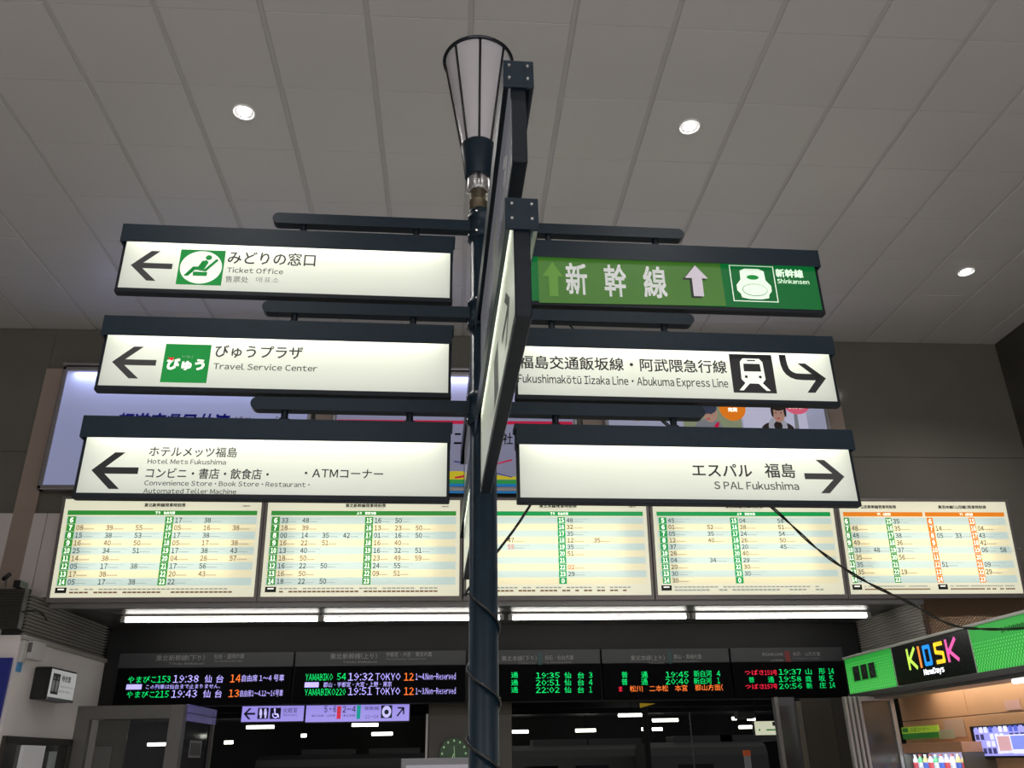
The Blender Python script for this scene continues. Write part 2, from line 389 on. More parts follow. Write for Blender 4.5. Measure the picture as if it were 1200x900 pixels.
for k in range(8):
    a0, a1 = math.radians(k*45-90), math.radians(k*45-45); g = B(); n = 6; vs = []; fs = []
    for j in range(n+1):
        t = a0+(a1-a0)*j/n
        vs += [(lx+rb*math.cos(t), rb*math.sin(t), zb), (lx+rt*math.cos(t), rt*math.sin(t), zt_)]
    for j in range(n): fs.append((2*j, 2*j+2, 2*j+3, 2*j+1))
    g.add(vs, fs, FROST); g.build('glass_pane', lan, True)
    B().cyl((lx+(rb+.003)*math.cos(a0), (rb+.003)*math.sin(a0), zb-.01), (lx+(rt+.003)*math.cos(a0), (rt+.003)*math.sin(a0), zt_), .0075, .0085, BLK, 8).build('rib', lan, True)
B().torus(rt+.006, .013, zt_, mat('polished_dark_rim', (.03, .035, .045), .12, .8), 48, 10, (lx, 0)).build('rim', lan, True)

# ------------------------------------------------------------------ lit direction boards
CAPH = .125; BT = .456; YF = -.0245
SIGNGRP = 'lit direction boards hanging from the signpost'
def board(M, x0, x1, label, sheet=OPAL, power=17, back=True):
    """local: x along, z up from the floor of the cap top, faces -y"""
    t = empty('direction_sign', M, label, 'sign', SIGNGRP)
    c = B(); c.box(x0+.01, x1-.01, -.056, .056, -.006, 0, NAVY); c.box(x0+.01, x1-.01, -.056, -.053, -CAPH, -.006, NAVY); c.box(x0+.01, x1-.01, .053, .056, -CAPH, -.006, NAVY)
    c.build('cap', t)
    for xe, s in ((x0, 1), (x1, -1)):
        inner = abs(xe) < .3
        e = B(); e.box(min(xe, xe+s*.012), max(xe, xe+s*.012), -.057, .057, -(.03 if inner else CAPH), .001, NAVY, .002)
        if inner: e.build('end_plate', t); continue
        for yy in (-.034, .034):
            for zz in (-.025, -.085): e.cyl((xe, yy, zz), (xe-s*.005, yy, zz), .007, .005, SCREW, 8)
        e.build('end_plate', t)
    xi0, xi1 = x0+.013, x1-.013
    f = B()
    f.box(xi0-.002, xi1+.002, -.0275, .0275, -BT, -BT+.030, NAVY2, .005)
    f.build('bottom_rail', t)
    for xa, xb in ((xi0, xi0+.016), (xi1-.016, xi1)):
        B().box(xa, xb, -.0275, .0275, -BT+.02, -.008, NAVY2, .003).build('end_frame', t)
    B().quad(xi0+.012, xi1-.012, -BT+.026, -.012, YF, sheet).build('face_panel', t)
    if back:
        o = B().quad(-(xi1-.012), -(xi0+.012), -BT+.026, -.012, YF, sheet).build('face_panel', t); o.rotation_euler = (0, 0, math.pi)
    area('internal_tube', ((x0+x1)/2, 0, -.012), (x1-x0)-.16, .03, power, (0, 0, 0), (.98, 1, .80), t)
    return t
def LM(i): return T(PX, PY, H+LEV[i], TH)
ARW = [(0, .5), (.44, 1), (.66, 1), (.29, .59), (1, .59), (1, .41), (.29, .41), (.66, 0), (.44, 0)]
def arrow(mb, r, y, m, right=False):
    x0, x1, z0, z1 = r
    pts = [((x1-(x1-x0)*a) if right else (x0+(x1-x0)*a), z0+(z1-z0)*b) for a, b in ARW]
    mb.poly(pts if not right else pts[::-1], y, m)
YP1 = YF-.0015; YP2 = YF-.003; YP3 = YF-.0045; YP4 = YF-.006
SG = glow('signal_green_print', (.008, .19, .035), .75)
# --- left, top: ticket office
M = LM(0); t = board(M, -2.18, -.175, 'topmost board on the left arm, white, green seat symbol, reading Ticket Office')
a = B(); arrow(a, prect(M, 153, 294, 202, 329, YP1), YP1, GREY); a.build('arrow', t)
r = prect(M, 209, 293, 262, 334, YP1); p = B(); p.quad(*r, YP1, SG).build('pictogram', t)
p = B(); cx, cz = (r[0]+r[1])/2, (r[2]+r[3])/2; q = (r[3]-r[2])/2; p.ell(cx, cz, q*.95*(r[1]-r[0])/2/q*.98, q*.93, YP2, WHITEP, 40)
def U(u, v): return (cx+u*q*1.12, cz+v*q)
p.ell(*U(.28, .56), q*.15, q*.14, YP3, SG, 20)
p.poly([U(-.68, -.5), U(-.48, -.5), U(-.24, -.17), U(.03, -.17), U(.2, .36), U(.02, .37), U(-.12, .03), U(-.34, .02)], YP3, SG)
p.poly([U(-.66, -.52), U(-.5, -.52), U(-.22, -.1), U(-.3, .04)], YP3, SG)
p.poly([U(-.3, -.27), U(-.3, -.5), U(.3, -.5), U(.3, -.27)], YP3, SG)
p.poly([U(.08, -.22), U(.62, .5), U(.72, .42), U(.24, -.24)], YP3, SG)
p.poly([U(-.06, -.2), U(.12, -.2), U(.3, .28), U(.2, .42), U(.04, .34)], YP3, SG)
p.build('seat_symbol', t)
l = B()
ptext(l, M, 'みどりの窓口', 267, 370, 303, 15, YP1, GREY, bold=.012)
ptext(l, M, 'Ticket Office', 266, 332, 317.2, None, YP1, GREY, bold=.010)
ptext(l, M, '售票处', 264, 291, 327.3, 7.5, YP1, MIDG); ptext(l, M, '매표소', 300, 327, 328, 6.5, YP1, mat('pale_print', (.3, .3, .3), .5))
l.build('lettering', t)
# --- left, middle: travel service centre
M = LM(1); t = board(M, -2.18, -.175, 'middle board on the left arm, white, green logo square, reading Travel Service Center')
a = B(); arrow(a, prect(M, 131, 406, 183, 443.5, YP1), YP1, GREY); a.build('arrow', t)
r = prect(M, 191, 403.5, 245, 448.5, YP1); B().quad(*r, YP1, SG).build('logo_square', t)
l = B(); ptext(l, M, 'びゅう', 195, 240, 427, 14, YP2, WHITEP, bold=.045)
ptext(l, M, 'tripj', 213, 226, 418, 3.5, YP2, mat('pale_green_print', (.2, .4, .25), .5, 0, .3, (.3, .6, .35)))
rr = prect(M, 196, 419, 204, 423, YP3); l.poly([(rr[0], rr[3]), (rr[1]-.01, rr[2]), (rr[1], rr[3])], YP3, glow('red_lit_print', (.7, .02, .02), .8)); l.build('logo', t)
l = B(); ptext(l, M, 'びゅうプラザ', 252, 355, 412.5, 15, YP1, GREY, bold=.012)
ptext(l, M, 'Travel Service Center', 250, 372, 430.3, None, YP1, GREY, bold=.010); l.build('lettering', t)
# --- left, bottom
M = LM(2); t = board(M, -2.18, -.175, 'lowest board on the left arm, white, black arrow, text on hotel and shops')
a = B(); arrow(a, prect(M, 107, 530, 162, 573, YP1), YP1, BLACK); a.build('arrow', t)
l = B(); ptext(l, M, 'ホテルメッツ福島', 175, 278, 529.5, 12, YP1, BLACK, bold=.01)
ptext(l, M, 'Hotel Mets Fukushima', 173, 265, 541, None, YP1, GREY, bold=.010)
ptext(l, M, 'コンビニ・書店・飲食店・', 171, 315, 555, 12.5, YP1, BLACK, bold=.01)
ptext(l, M, '・ATMコーナー', 357, 449, 555, 10.5, YP1, BLACK, bold=.01)
ptext(l, M, 'Convenience Store · Book Store · Restaurant ·', 169, 363, 566.8, None, YP1, GREY, bold=.010)
ptext(l, M, 'Automated Teller Machine', 168, 277, 575.5, None, YP1, GREY, bold=.010); l.build('lettering', t)
# --- right, top: green
GRN = backlit('green_lit_sheet', (.006, .20, .045), .55, .3, .2)
M = LM(0); t = board(M, .175, 2.185, 'topmost board on the right arm, green, with large white Japanese characters and up arrow', GRN, 1.2)
BANG = mat('green_banner_film', (.045, .12, .022), .18, 0, .33, (.09, .30, .04), noise=.25, nscale=3, coat=.5)
r = prect(M, 630, 304, 846, 357, YP1-.003)
ra = loc(M, 630, 301, -.032); rb_ = loc(M, 843, 305.5, -.032); rc = loc(M, 851, 358.5, -.032); rd = loc(M, 632, 354.5, -.032)
B().poly([rd, rc, rb_, ra], -.032, BANG, .003).build('banner', t)
l = B(); ptext(l, M, '新', 663, 688, 326.5, 37, -.034, mat('white_brush_print', (.75, .75, .75), .5, 0, .25), bold=.02)
WB = MATS['white_brush_print']
ptext(l, M, '幹', 708, 734, 328.5, 38, -.034, WB, bold=.02); ptext(l, M, '線', 754, 781, 330.5, 37, -.034, WB, bold=.02)
UPA = [(.5, 1), (1, .58), (.74, .58), (.74, 0), (.30, 0), (.30, .58), (0, .58)]
def uparrow(mb, r, y, m): mb.poly([(r[0]+(r[1]-r[0])*a, r[2]+(r[3]-r[2])*b) for a, b in UPA][::-1], y, m)
uparrow(l, prect(M, 800, 313, 828, 349, -.034), -.034, BLACK); uparrow(l, prect(M, 803, 311, 830, 347, -.0355), -.0355, mat('lilac_arrow_print', (.6, .55, .62), .5, 0, .3))
uparrow(l, prect(M, 636, 307, 660, 347, -.034), -.034, mat('faded_green_arrow', (.09, .2, .03), .4, 0, .32, (.14, .42, .05)))
l.build('banner_lettering', t)
l = B(); r = prect(M, 857, 311.5, 909, 353.5, YP1); w_ = .006
WG = glow('pale_green_lit_print', (.70, .84, .70), .6)
for q in ((r[0], r[1], r[3]-w_, r[3]), (r[0], r[1], r[2], r[2]+w_), (r[0], r[0]+w_, r[2], r[3]), (r[1]-w_, r[1], r[2], r[3])): l.quad(*q, YP1, WG)
cx, cz = (r[0]+r[1])/2, (r[2]+r[3])/2; q = (r[3]-r[2])/2
l.poly([(cx+q*a, cz+q*b) for a, b in ((-.6, .7), (-.35, .82), (.35, .82), (.6, .7), (.62, .2), (.85, -.1), (.85, -.4), (.7, -.58), (.66, -.78), (.3, -.86), (-.3, -.86), (-.66, -.78), (-.7, -.58), (-.85, -.4), (-.85, -.1), (-.62, .2))][::-1], YP1, WG)
l.ell(cx, cz+q*.34, q*.3, q*.13, YP2, SG, 20); l.ell(cx+q*.02, cz-q*.36, q*.62, q*.34, YP2, mat('icon_grey_line', (.2, .3, .2), .5), 30); l.ell(cx+q*.02, cz-q*.36, q*.59, q*.31, YP3, WG, 30)
l.build('train_symbol', t)
l = B(); ptext(l, M, '新幹線', 909, 941, 320.3, 10, YP1, WG, bold=.03); ptext(l, M, 'Shinkansen', 911, 948, 329.8, 5.5, YP1, WG, bold=.01); l.build('lettering', t)
# --- right, middle: railway lines
M = LM(1); t = board(M, .175, 2.17, 'middle board on the right arm, white, black train symbol, naming the Iizaka and Abukuma lines')
l = B(); ptext(l, M, '福島交通飯坂線・阿武隈急行線', 608, 851, 427, 15.5, YP1, BLACK, bold=.012)
ptext(l, M, 'Fukushimakōtū Iizaka Line・Abukuma Express Line', 607, 853, 447.5, 13, YP1, BLACK, bold=.010); l.build('lettering', t)
r = prect(M, 857, 415.5, 907, 460.5, YP1); p = B(); p.quad(*r, YP1, BLACK); cx, cz = (r[0]+r[1])/2, (r[2]+r[3])/2; q = (r[3]-r[2])/2
def U(u, v): return (cx+u*q, cz+v*q)
p.poly([U(*v) for v in ((-.55, .6), (-.4, .78), (.4, .78), (.55, .6), (.58, -.3), (.4, -.52), (-.4, -.52), (-.58, -.3))][::-1], YP2, WHITEP)
p.poly([U(*v) for v in ((-.42, -.5), (-.2, -.5), (-.55, -.88), (-.75, -.88))], YP2, WHITEP); p.poly([U(*v) for v in ((.2, -.5), (.42, -.5), (.75, -.88), (.55, -.88))], YP2, WHITEP)
p.poly([U(*v) for v in ((-.42, .1), (.42, .1), (.4, .5), (-.4, .5))], YP3, BLACK); p.poly([U(*v) for v in ((-.2, .64), (.2, .64), (.2, .7), (-.2, .7))], YP3, BLACK)
p.ell(*U(-.34, -.18), q*.075, q*.075, YP3, BLACK, 14); p.ell(*U(.34, -.18), q*.075, q*.075, YP3, BLACK, 14); p.build('train_symbol', t)
r = prect(M, 916, 416.5, 967, 460, YP1); x0, x1, z0, z1 = r; W_, H_ = x1-x0, z1-z0; a = B()
pth = [(0, 1), (0, .86), (.01, .72), (.04, .58), (.10, .47), (.19, .39), (.31, .34), (.5, .33), (.85, .33)]; thk = .155
def off(pts, d):
    o = []
    for i, pnt in enumerate(pts):
        p0 = Vector(pts[max(0, i-1)]); p1 = Vector(pts[min(len(pts)-1, i+1)]); dd = (p1-p0).normalized(); o.append((pnt[0]-dd.y*d, pnt[1]+dd.x*d*1.1))
    return o
L_, R_ = off(pth, thk), off(pth, 0)
for i in range(len(pth)-1): a.poly([(x0+W_*u, z0+H_*v) for u, v in (R_[i], R_[i+1], L_[i+1], L_[i])], YP1, BLACK)
a.poly([(x0+W_*u, z0+H_*v) for u, v in ((.40, .78), (.58, .78), (1, .39), (.70, 0), (.52, 0), (.80, .39))], YP1, BLACK); a.build('arrow', t)
# --- right, bottom
M = LM(2); t = board(M, .175, 2.18, 'lowest board on the right arm, white, left half empty, right arrow and one name')
l = B(); ptext(l, M, 'エスパル', 811, 881, 551, 15, YP1, GREY, bold=.012); ptext(l, M, '福島', 896, 931.5, 551.5, 17, YP1, GREY, bold=.012)
ptext(l, M, 'S PAL Fukushima', 837, 936, 569, None, YP1, GREY, bold=.010); l.build('lettering', t)
a = B(); arrow(a, prect(M, 943, 539, 989.5, 578, YP1), YP1, GREY, True); a.build('arrow', t)
# --- towards and away from the camera, middle and lowest level
OPALD = backlit('weak_opal_sheet', (.80, .84, .74), .22, .45)
AQ = backlit('faint_glow_opal_sheet', (.80, .80, .88), .10, .15, .12)  # weak emission put in for the grey-lavender sheen of an unlit face
for i, s, lab in ((1, -1, 'upper board pointing towards the viewer, dull unlit face seen edge-on'), (2, -1, 'lower board pointing towards the viewer, lit face seen edge-on beside the post'),
                  (1, 1, 'upper board pointing away behind the post, seen edge-on'), (2, 1, 'lower board pointing away behind the post, seen edge-on')):
    M = T(PX, PY, H+LEV[i], TH-90)
    x0, x1 = (.175, 2.15) if s < 0 else (-2.15, -.175)
    lit = (i == 2)
    t = board(M, x0, x1, lab, OPALD if lit else AQ, 3 if lit else .05)
    l = B()
    if s < 0:
        arrow(l, (1.62, 1.95, -.38, -.17), YP1, GREY, True); l.build('arrow', t)
        B().quad(1.2, 1.42, -.39, -.17, YP1, MIDG).build('pictogram', t)

# ------------------------------------------------------------------ cables
def smooth(pts, n=8):
    out = []; P = [pts[0]]+pts+[pts[-1]]
    for i in range(1, len(P)-2):
        for k in range(n):
            t = k/n; p0, p1, p2, p3 = (Vector(P[j]) for j in (i-1, i, i+1, i+2))
            out.append(.5*((2*p1)+(-p0+p2)*t+(2*p0-5*p1+4*p2-p3)*t*t+(-p0+3*p1-3*p2+p3)*t**3))
    out.append(Vector(P[-2])); return out
pp = [(585, 290), (650, 361), (702, 420), (757, 476), (830, 537), (905, 595), (960, 645), (1012, 680), (1065, 706), (1112, 731), (1150, 737), (1200, 736), (1240, 728)]
c3 = [onY(x, y, 4.6+(x-585)/655*2.65) for x, y in pp]; c3[0] = Vector((PX+.07, PY+.05, c3[0].z))
cs = smooth(c3, 10); tw = B()
for ph in (0, math.pi):
    tw.tube([p+Vector((math.cos(i*.55+ph)*.004, math.sin(i*.55+ph)*.004, math.cos(i*.55+ph)*.006)) for i, p in enumerate(cs)], .0065, RUB, 6)
tag(tw.build('twisted_cable', None, True), 'black twisted cable hanging from signpost down to the kiosk sign', 'cable')
R0 = .083
zf = lambda y: (onY(567, y, 4.42).z)
ph0 = math.pi                 # helix: left edge at these heights, crossing the front down to the right
pts = [onY(650, 548, 4.62), onY(622, 591, 4.60), onY(600, 624, 4.59)]
zl = [zf(688), zf(783), zf(866), zf(950), zf(1035)]
for k in range(4):
    for j in range(16):
        a = math.pi+2*math.pi*j/16
        pts.append(Vector((PX+R0*math.cos(a), PY+R0*math.sin(a), zl[k]+(zl[k+1]-zl[k])*j/16)))
hx = [pts[0]] + pts[1:]
tag(B().tube(smooth(hx, 3), .0075, mat('glossy_black_cable', (.015, .016, .018), .25), 8).build('wrapped_cable', None, True), 'black cable spiralling down the navy signpost', 'cable')

# ================================================================== TIMETABLES
CREAM = backlit('cream_lit_sheet', (.95, .93, .72), .66, .9)
ROWB = backlit('pale_blue_lit_row', (.68, .84, .80), .62, .85)
ROWC = backlit('pale_cream_lit_row', (.98, .90, .60), .66, .9)
G1 = backlit('timetable_green', (.04, .34, .05), .66, .5); G2 = backlit('timetable_emerald', (.01, .42, .10), .66, .5); O1 = backlit('timetable_orange', (.95, .27, .02), .72, .5)
HG = backlit('hour_green', (.06, .38, .06), .66, .4)
CASE = mat('lightbox_case', (.22, .20, .195), .4, .5, noise=.08)
PBLK = mat('timetable_black', (.02, .02, .02), .5); PBR = mat('timetable_brown', (.20, .10, .05), .6, 0, .2, (.5, .25, .12)); PGR = mat('timetable_faint', (.28, .30, .28), .6, 0, .42, (.5, .55, .5))
PRED = glow('timetable_red', (.75, .12, .05), .5)
TTW = glow('timetable_white', (.95, 1, .9), .85)
def S(s): return [x.split() for x in s.split('|')]
TT = [
 dict(x=(-4.985, -2.475), title='東北新幹線発車時刻表', band=[(0, 1, G1)], n=9, h0=6, blocks=[(.025, HG, S('|08 39 55|15 38 53|16 40 50|25 34 51|14 38|05 17 38|17 38|05 17 38')), (.515, HG, S('17 38|05 16 38|17 38|05 17 38|17 38 43|04 28 57|17 56|20 43|22'))], dx=.148, px=(64, 303), lab='leftmost timetable lightbox, green bands, three wide columns of minutes'),
 dict(x=(-2.43, .095), title='東北新幹線発車時刻表', band=[(0, 1, G1)], n=9, h0=6, blocks=[(.025, HG, S('33 48|18 39|00 14 35 42|16 22 51|13 40|18 50|16 22 50|16 50|18 22 50')), (.505, HG, S('16 50|13 23 50|01 16 50|16 40|16 32 51|23 49 59|24 55|09 51|'))], dx=.107, lab='second timetable lightbox from the left, green bands, beside the signpost'),
 dict(x=(.15, 2.58), title='東北本線発車時刻表', band=[(0, 1, G2)], n=10, h0=5, blocks=[(.025, G2, S('|||20 47|41 55|||||')), (.50, G2, S('48|32|35|12 35|35|51||02|29|'))], dx=.148, lab='middle timetable lightbox, emerald band, partly behind the signpost'),
 dict(x=(2.63, 5.155), title='東北本線発車時刻表', band=[(0, 1, G2)], n=10, h0=5, blocks=[(.03, G2, S('45|01 52|05 35|12 40|37|28|04 34|20|30|30')), (.42, G2, S('04 58|28 51|24 54|26 50|20 45|40|29|30|30|'))], dx=.21, lab='fourth timetable lightbox from the left, emerald band, crossed by the cable'),
 dict(x=(5.20, 7.61), title=None, band=[(0.01, .49, O1), (.505, .985, O1)], n=9, h0=6, blocks=[(.015, HG, S('|48|48|49|33 48|35|35|35|35')), (.265, HG, S('35|35|38|36|37|56||19|')), (.51, O1, S('|14|05 33||||51||')), (.76, O1, S('|04|43|42|06 58||09|29|'))], dx=.11, lab='rightmost timetable lightbox with two orange header bands'),
]
TZ0, TZ1 = H+1.905, H+3.165; TW_TILT = 5.0
for ti, d in enumerate(TT):
    xa, xb = d['x']; Wd = xb-xa; Hh = TZ1-TZ0
    M = T((xa+xb)/2, YW-.10, TZ0, 0, 0) @ Matrix.Rotation(math.radians(TW_TILT), 4, 'X')
    t = empty('timetable_lightbox', M, d['lab'], 'timetable', 'row of five lit timetables')
    hw = Wd/2
    B().box(-hw, hw, .115, .125, -.03, Hh, CASE).build('back_plate', t)
    for q in ((-hw-.02, -hw+.018, 0, Hh), (hw-.018, hw+.02, 0, Hh)): B().box(q[0], q[1], -.012, .12, q[2], q[3], CASE, .003).build('side_rail', t)
    B().box(-hw-.02, hw+.02, -.014, .12, -.045, .014, CASE, .003).build('bottom_rail', t); B().box(-hw-.02, hw+.02, -.014, .12, Hh-.014, Hh+.02, CASE, .003).build('top_rail', t)
    n = d['n']; rows = [(.18+(.885-.18)*k/n, .18+(.885-.18)*(k+1)/n) for k in range(n)]
    X = lambda u: -hw+.018+(Wd-.036)*u
    Z = lambda v: Hh-.014-(Hh-.028)*v
    xbreak = sorted({0, 1, .02, .98}|{b for q in d['band'] for b in q[:2]}|{b[0] for b in d['blocks']}|{b[0]+.042 if ti < 4 else b[0]+.036 for b in d['blocks']})
    bw = .042 if ti < 4 else .036
    vbreak = [0, .118, .166, .18]+[r_[1] for r_ in rows]+[1]
    face = B()
    for va, vb in zip(vbreak[:-1], vbreak[1:]):
        for ua, ub in zip(xbreak[:-1], xbreak[1:]):
            um = (ua+ub)/2; vm = (va+vb)/2; m = CREAM
            if .118 < vm < .166:
                for q in d['band']:
                    if max(q[0], .02) < um < min(q[1], .98): m = q[2]
            elif .18 < vm < .885 and .02 < um < .98:
                k = int((vm-.18)/(.705/n)); m = ROWB if k % 2 == 0 else ROWC
                for b in d['blocks']:
                    if b[0] < um < b[0]+bw: m = b[1]
                    elif b[0]-.012 < um < b[0] and False: m = CREAM
            face.quad(X(ua), X(ub), Z(vb), Z(va), 0, m)
    face.build('face_panel', t)
    pr = B(); sm = B()
    if d['title']:
        text(pr, d['title'], X(.40), X(.61), Z(.06), .052, -.002, PBLK, bold=.03)
        text(sm, 'Tohoku Line Departure Timetable' if ti > 1 else 'Tohoku Shinkansen Departure Timetable', X(.42), X(.60), Z(.098), .018, -.002, PGR)
        text(pr, '下り　仙台方面' if ti in (0, 2) else '上り　東京方面', X(.46), X(.56), Z(.142), .036, -.002, TTW, bold=.02)
        text(pr, 'JR東日本', X(.90), X(.94), Z(.068), .02, -.002, PBLK, bold=.03)
    else:
        text(pr, '山形新幹線発車時刻表', X(.13), X(.34), Z(.06), .05, -.002, PBLK, bold=.03)
        text(pr, '奥羽本線(山形線)発車時刻表', X(.59), X(.88), Z(.06), .05, -.002, PBLK, bold=.03)
        text(pr, '下り　山形方面', X(.22), X(.30), Z(.142), .036, -.002, TTW, bold=.02); text(pr, '下り　山形方面', X(.71), X(.79), Z(.142), .036, -.002, TTW, bold=.02)
    rh = (Hh-.028)*.705/n
    for bi, (bx, bm, mins) in enumerate(d['blocks']):
        hs = d['h0'] if bi % 2 == 0 else 15
        for k in range(n):
            vc = (rows[k][0]+rows[k][1])/2; hr = (hs+k) % 24
            hc = str(hr); wdt = .018 if len(hc) == 1 else .030
            text(pr, hc, X(bx+bw/2)-wdt*1.1, X(bx+bw/2)+wdt*1.1, Z(vc), rh*.66, -.002, TTW, bold=.02)
            pr.quad(X(bx), X(bx+bw), Z(rows[k][1])-.0015, Z(rows[k][1])+.0015, -.0015, TTW)
            odd = k % 2
            for mi_, mn in enumerate(mins[k] if k < len(mins) else []):
                xx = X(bx+bw+.008+mi_*d['dx'])
                mm = PBLK if not odd else (PBR if ti < 2 else PBLK)
                if ti == 2 and mn in ('55', '02'): mm = PRED
                text(pr, mn, xx, xx+.085, Z(vc), rh*.68, -.002, mm, bold=.014)
                ln = .13 if ti != 1 else .10
                fm = PGR if not odd else PBR
                for q in range(6):
                    sm.quad(xx+.094+q*ln/6, xx+.094+(q+.55)*ln/6, Z(vc)-rh*.22, Z(vc)-rh*.11, -.0015, fm)
                    sm.quad(xx+.088+q*ln*1.4/5, xx+.088+(q+.6)*ln*1.4/5, Z(vc)+rh*.17, Z(vc)+rh*.22, -.0015, PGR if not odd else ROWC)
    ft = [.02] if ti < 4 else [.015, .51]
    for fx in ft:
        pr.quad(X(fx), X(fx+.055), Z(.955), Z(.90), -.0015, PBLK); pr.quad(X(fx+.012), X(fx+.043), Z(.925), Z(.912), -.0025, TTW)
        wd = .85 if ti < 4 else .40
        for q in range(34):
            u = fx+.07+q*wd/36
            if random.random() < .85: sm.quad(X(u), X(u+wd/36*.8), Z(.925), Z(.912), -.0015, PGR)
            if random.random() < .9: sm.quad(X(u), X(u+wd/36*.85), Z(.958), Z(.942), -.0015, PBR if ti != 3 else PGR)
    pr.build('printed_times', t); sm.build('small_print', t)['kind'] = 'stuff'
    area('internal_tubes', (0, .105, Hh*.48), Wd*.72, .75, 10.5, (math.radians(90), 0, 0), (1, .98, .82), t)

# ================================================================== ADVERTISEMENT LIGHTBOXES
ADZ0, ADZ1 = H+3.28, H+5.03
ADF = mat('ad_frame_aluminium', (.42, .40, .42), .25, .85)
LIL = backlit('lilac_lit_poster', (.42, .45, .68), .42, .9)
def adbox(xa, xb, label, sheet):
    M = T((xa+xb)/2, YW-.17, ADZ0); t = empty('advertisement_lightbox', M, label, 'advertisement', 'three lit advertisements high on the wall'); hw = (xb-xa)/2; hh = ADZ1-ADZ0
    B().box(-hw, hw, .10, .105, 0, hh, CASE).build('back_plate', t)
    for q in ((-hw, -hw+.06, 0, hh), (hw-.06, hw, 0, hh)): B().box(q[0], q[1], -.03, .10, q[2], q[3], ADF, .012).build('frame_rail', t)
    B().box(-hw, hw, -.03, .10, 0, .06, ADF, .012).build('frame_rail', t); B().box(-hw, hw, -.03, .10, hh-.06, hh, ADF, .012).build('frame_rail', t)
    B().box(-hw-.02, hw+.02, -.035, .12, hh+.02, hh+.06, ADF, .01).build('hood', t)
    B().quad(-hw+.05, hw-.05, .05, hh-.05, 0, sheet).build('poster', t)
    area('internal_tube', (0, .05, hh-.07), hw*1.8, .06, 17, (0, 0, 0), (.72, .78, 1), t)
    return t, M
BLUEP = mat('deep_blue_print', (.01, .012, .28), .5, 0, .25)
t, M = adbox(-5.37, -1.96, 'left advertisement lightbox, pale lilac with blue italic Japanese lettering', LIL)
l = B(); x0, z0 = loc(M, 133, 494, 0); x1, z1 = loc(M, 265, 494, 0)
ztop = loc(M, 200, 484, 0)[1]; text(l, '都道府県民共済', x0, x1, ztop-.135, .27, -.003, BLUEP, bold=.03, shear=.22)
x1b = loc(M, 300, 494, 0)[0]; text(l, 'グループ', x1+.03, x1b+.25, ztop-.135, .20, -.003, mat('navy_print', (.02, .03, .12), .5), shear=.22); l.build('lettering', t)
t, M = adbox(-1.68, 1.70, 'middle advertisement lightbox behind the signpost, lilac with coloured wedges', backlit('grey_lilac_lit_poster', (.38, .38, .54), .36, .8))
l = B()
def PL(px, py): return loc(M, px, py, 0)
def pc(px, py, rx, ry, m, y=-.003, n=28):
    c = PL(px, py); e1 = PL(px+rx, py); e2 = PL(px, py-ry); l.ell(c[0], c[1], e1[0]-c[0], e2[1]-c[1], y, m, n)
RED = glow('crimson_lit_print', (.45, .01, .05), .6); YEL = glow('yellow_lit_print', (.5, .42, .02), .6); GRE = glow('leaf_lit_print', (.03, .25, .06), .6); CYA = glow('cyan_lit_print', (.01, .16, .42), .6)
pc(482, 474, 8, 6, RED)
hx0 = -1.6; 
l.poly([(hx0, .55), (hx0, .05+.38), (1.6, .43), (1.6, .30+.13)], -.002, YEL) if False else None
za = PL(540, 578)[1]; zb_ = PL(540, 567)[1]; zc_ = PL(540, 562)[1]
l.quad(-1.62, 1.62, za, zb_, -.003, CYA); l.quad(-1.62, 1.62, zb_, zc_, -.003, GRE)
l.poly([PL(470, 556), PL(535, 552), PL(550, 553), PL(600, 559), PL(660, 549), PL(660, 562), PL(470, 562)][::-1], -.003, YEL)
l.poly([PL(533, 559), PL(541, 557.5), PL(550, 555), PL(550, 557), PL(541, 560), PL(533, 561)][::-1], -.004, RED)
l.poly([PL(532, 540), PL(545, 542), PL(545, 543), PL(532, 541.5)][::-1], -.004, BLUEP); l.poly([PL(578, 544), PL(600, 538), PL(600, 540), PL(578, 545.5)][::-1], -.004, RED); l.poly([PL(578, 553), PL(600, 559), PL(600, 560), PL(578, 554)][::-1], -.004, BLUEP)
pr_ = PL(530, 494), PL(612, 496); l.quad(-1.62, 1.62, PL(540, 497)[1], PL(540, 493)[1], -.003, RED)
ptext(l, M, '社', 589, 601, 514, 14, -.004, BLACK, bold=.01); ptext(l, M, 'ニ', 532, 541, 514, 13, -.004, BLACK, bold=.01)
l.build('artwork', t)
t, M = adbox(2.08, 5.33, 'right advertisement lightbox showing photos of uniformed staff', backlit('cool_white_lit_poster', (.48, .50, .64), .40, .8))
l = B()
ptext(l, M, '採用', 704, 732, 473, 5, -.005, WHITEP, bold=.03)
q = prect(M, 703, 462, 733, 482, -.003); l.quad(*q, -.003, glow('azure_lit_print', (.03, .22, .62), .7))
SKIN = mat('printed_skin', (.45, .27, .2), .5, 0, .35, (.55, .32, .26)); HAIR = mat('printed_hair', (.04, .025, .025), .5); CAPB = mat('printed_cap_blue', (.04, .05, .10), .5, 0, .2, (.06, .08, .16))
OLV = glow('printed_foliage', (.22, .25, .16), .6); PALE = glow('printed_room', (.42, .42, .56), .7); GRYP = glow('printed_grey', (.18, .19, .22), .6)
qa = prect(M, 800, 466, 868, 508, -.001); l.quad(*qa, -.001, OLV); qa = prect(M, 870, 466, 945, 508, -.001); l.quad(*qa, -.001, PALE)
pc(745, 482, 9, 9, HAIR); pc(746, 487, 6, 7, SKIN, -.004); pc(813, 483, 14, 9, OLV, -.002)
pc(832, 484, 8.5, 11, SKIN, -.005); pc(830, 478, 9.5, 7, CAPB, -.006); pc(829, 483, 7, 1.5, CAPB, -.0065); pc(831, 500, 16, 9, GRYP, -.003)
l.poly([PL(838, 497), PL(843, 494), PL(842, 503), PL(836, 504)][::-1], -.007, RED)
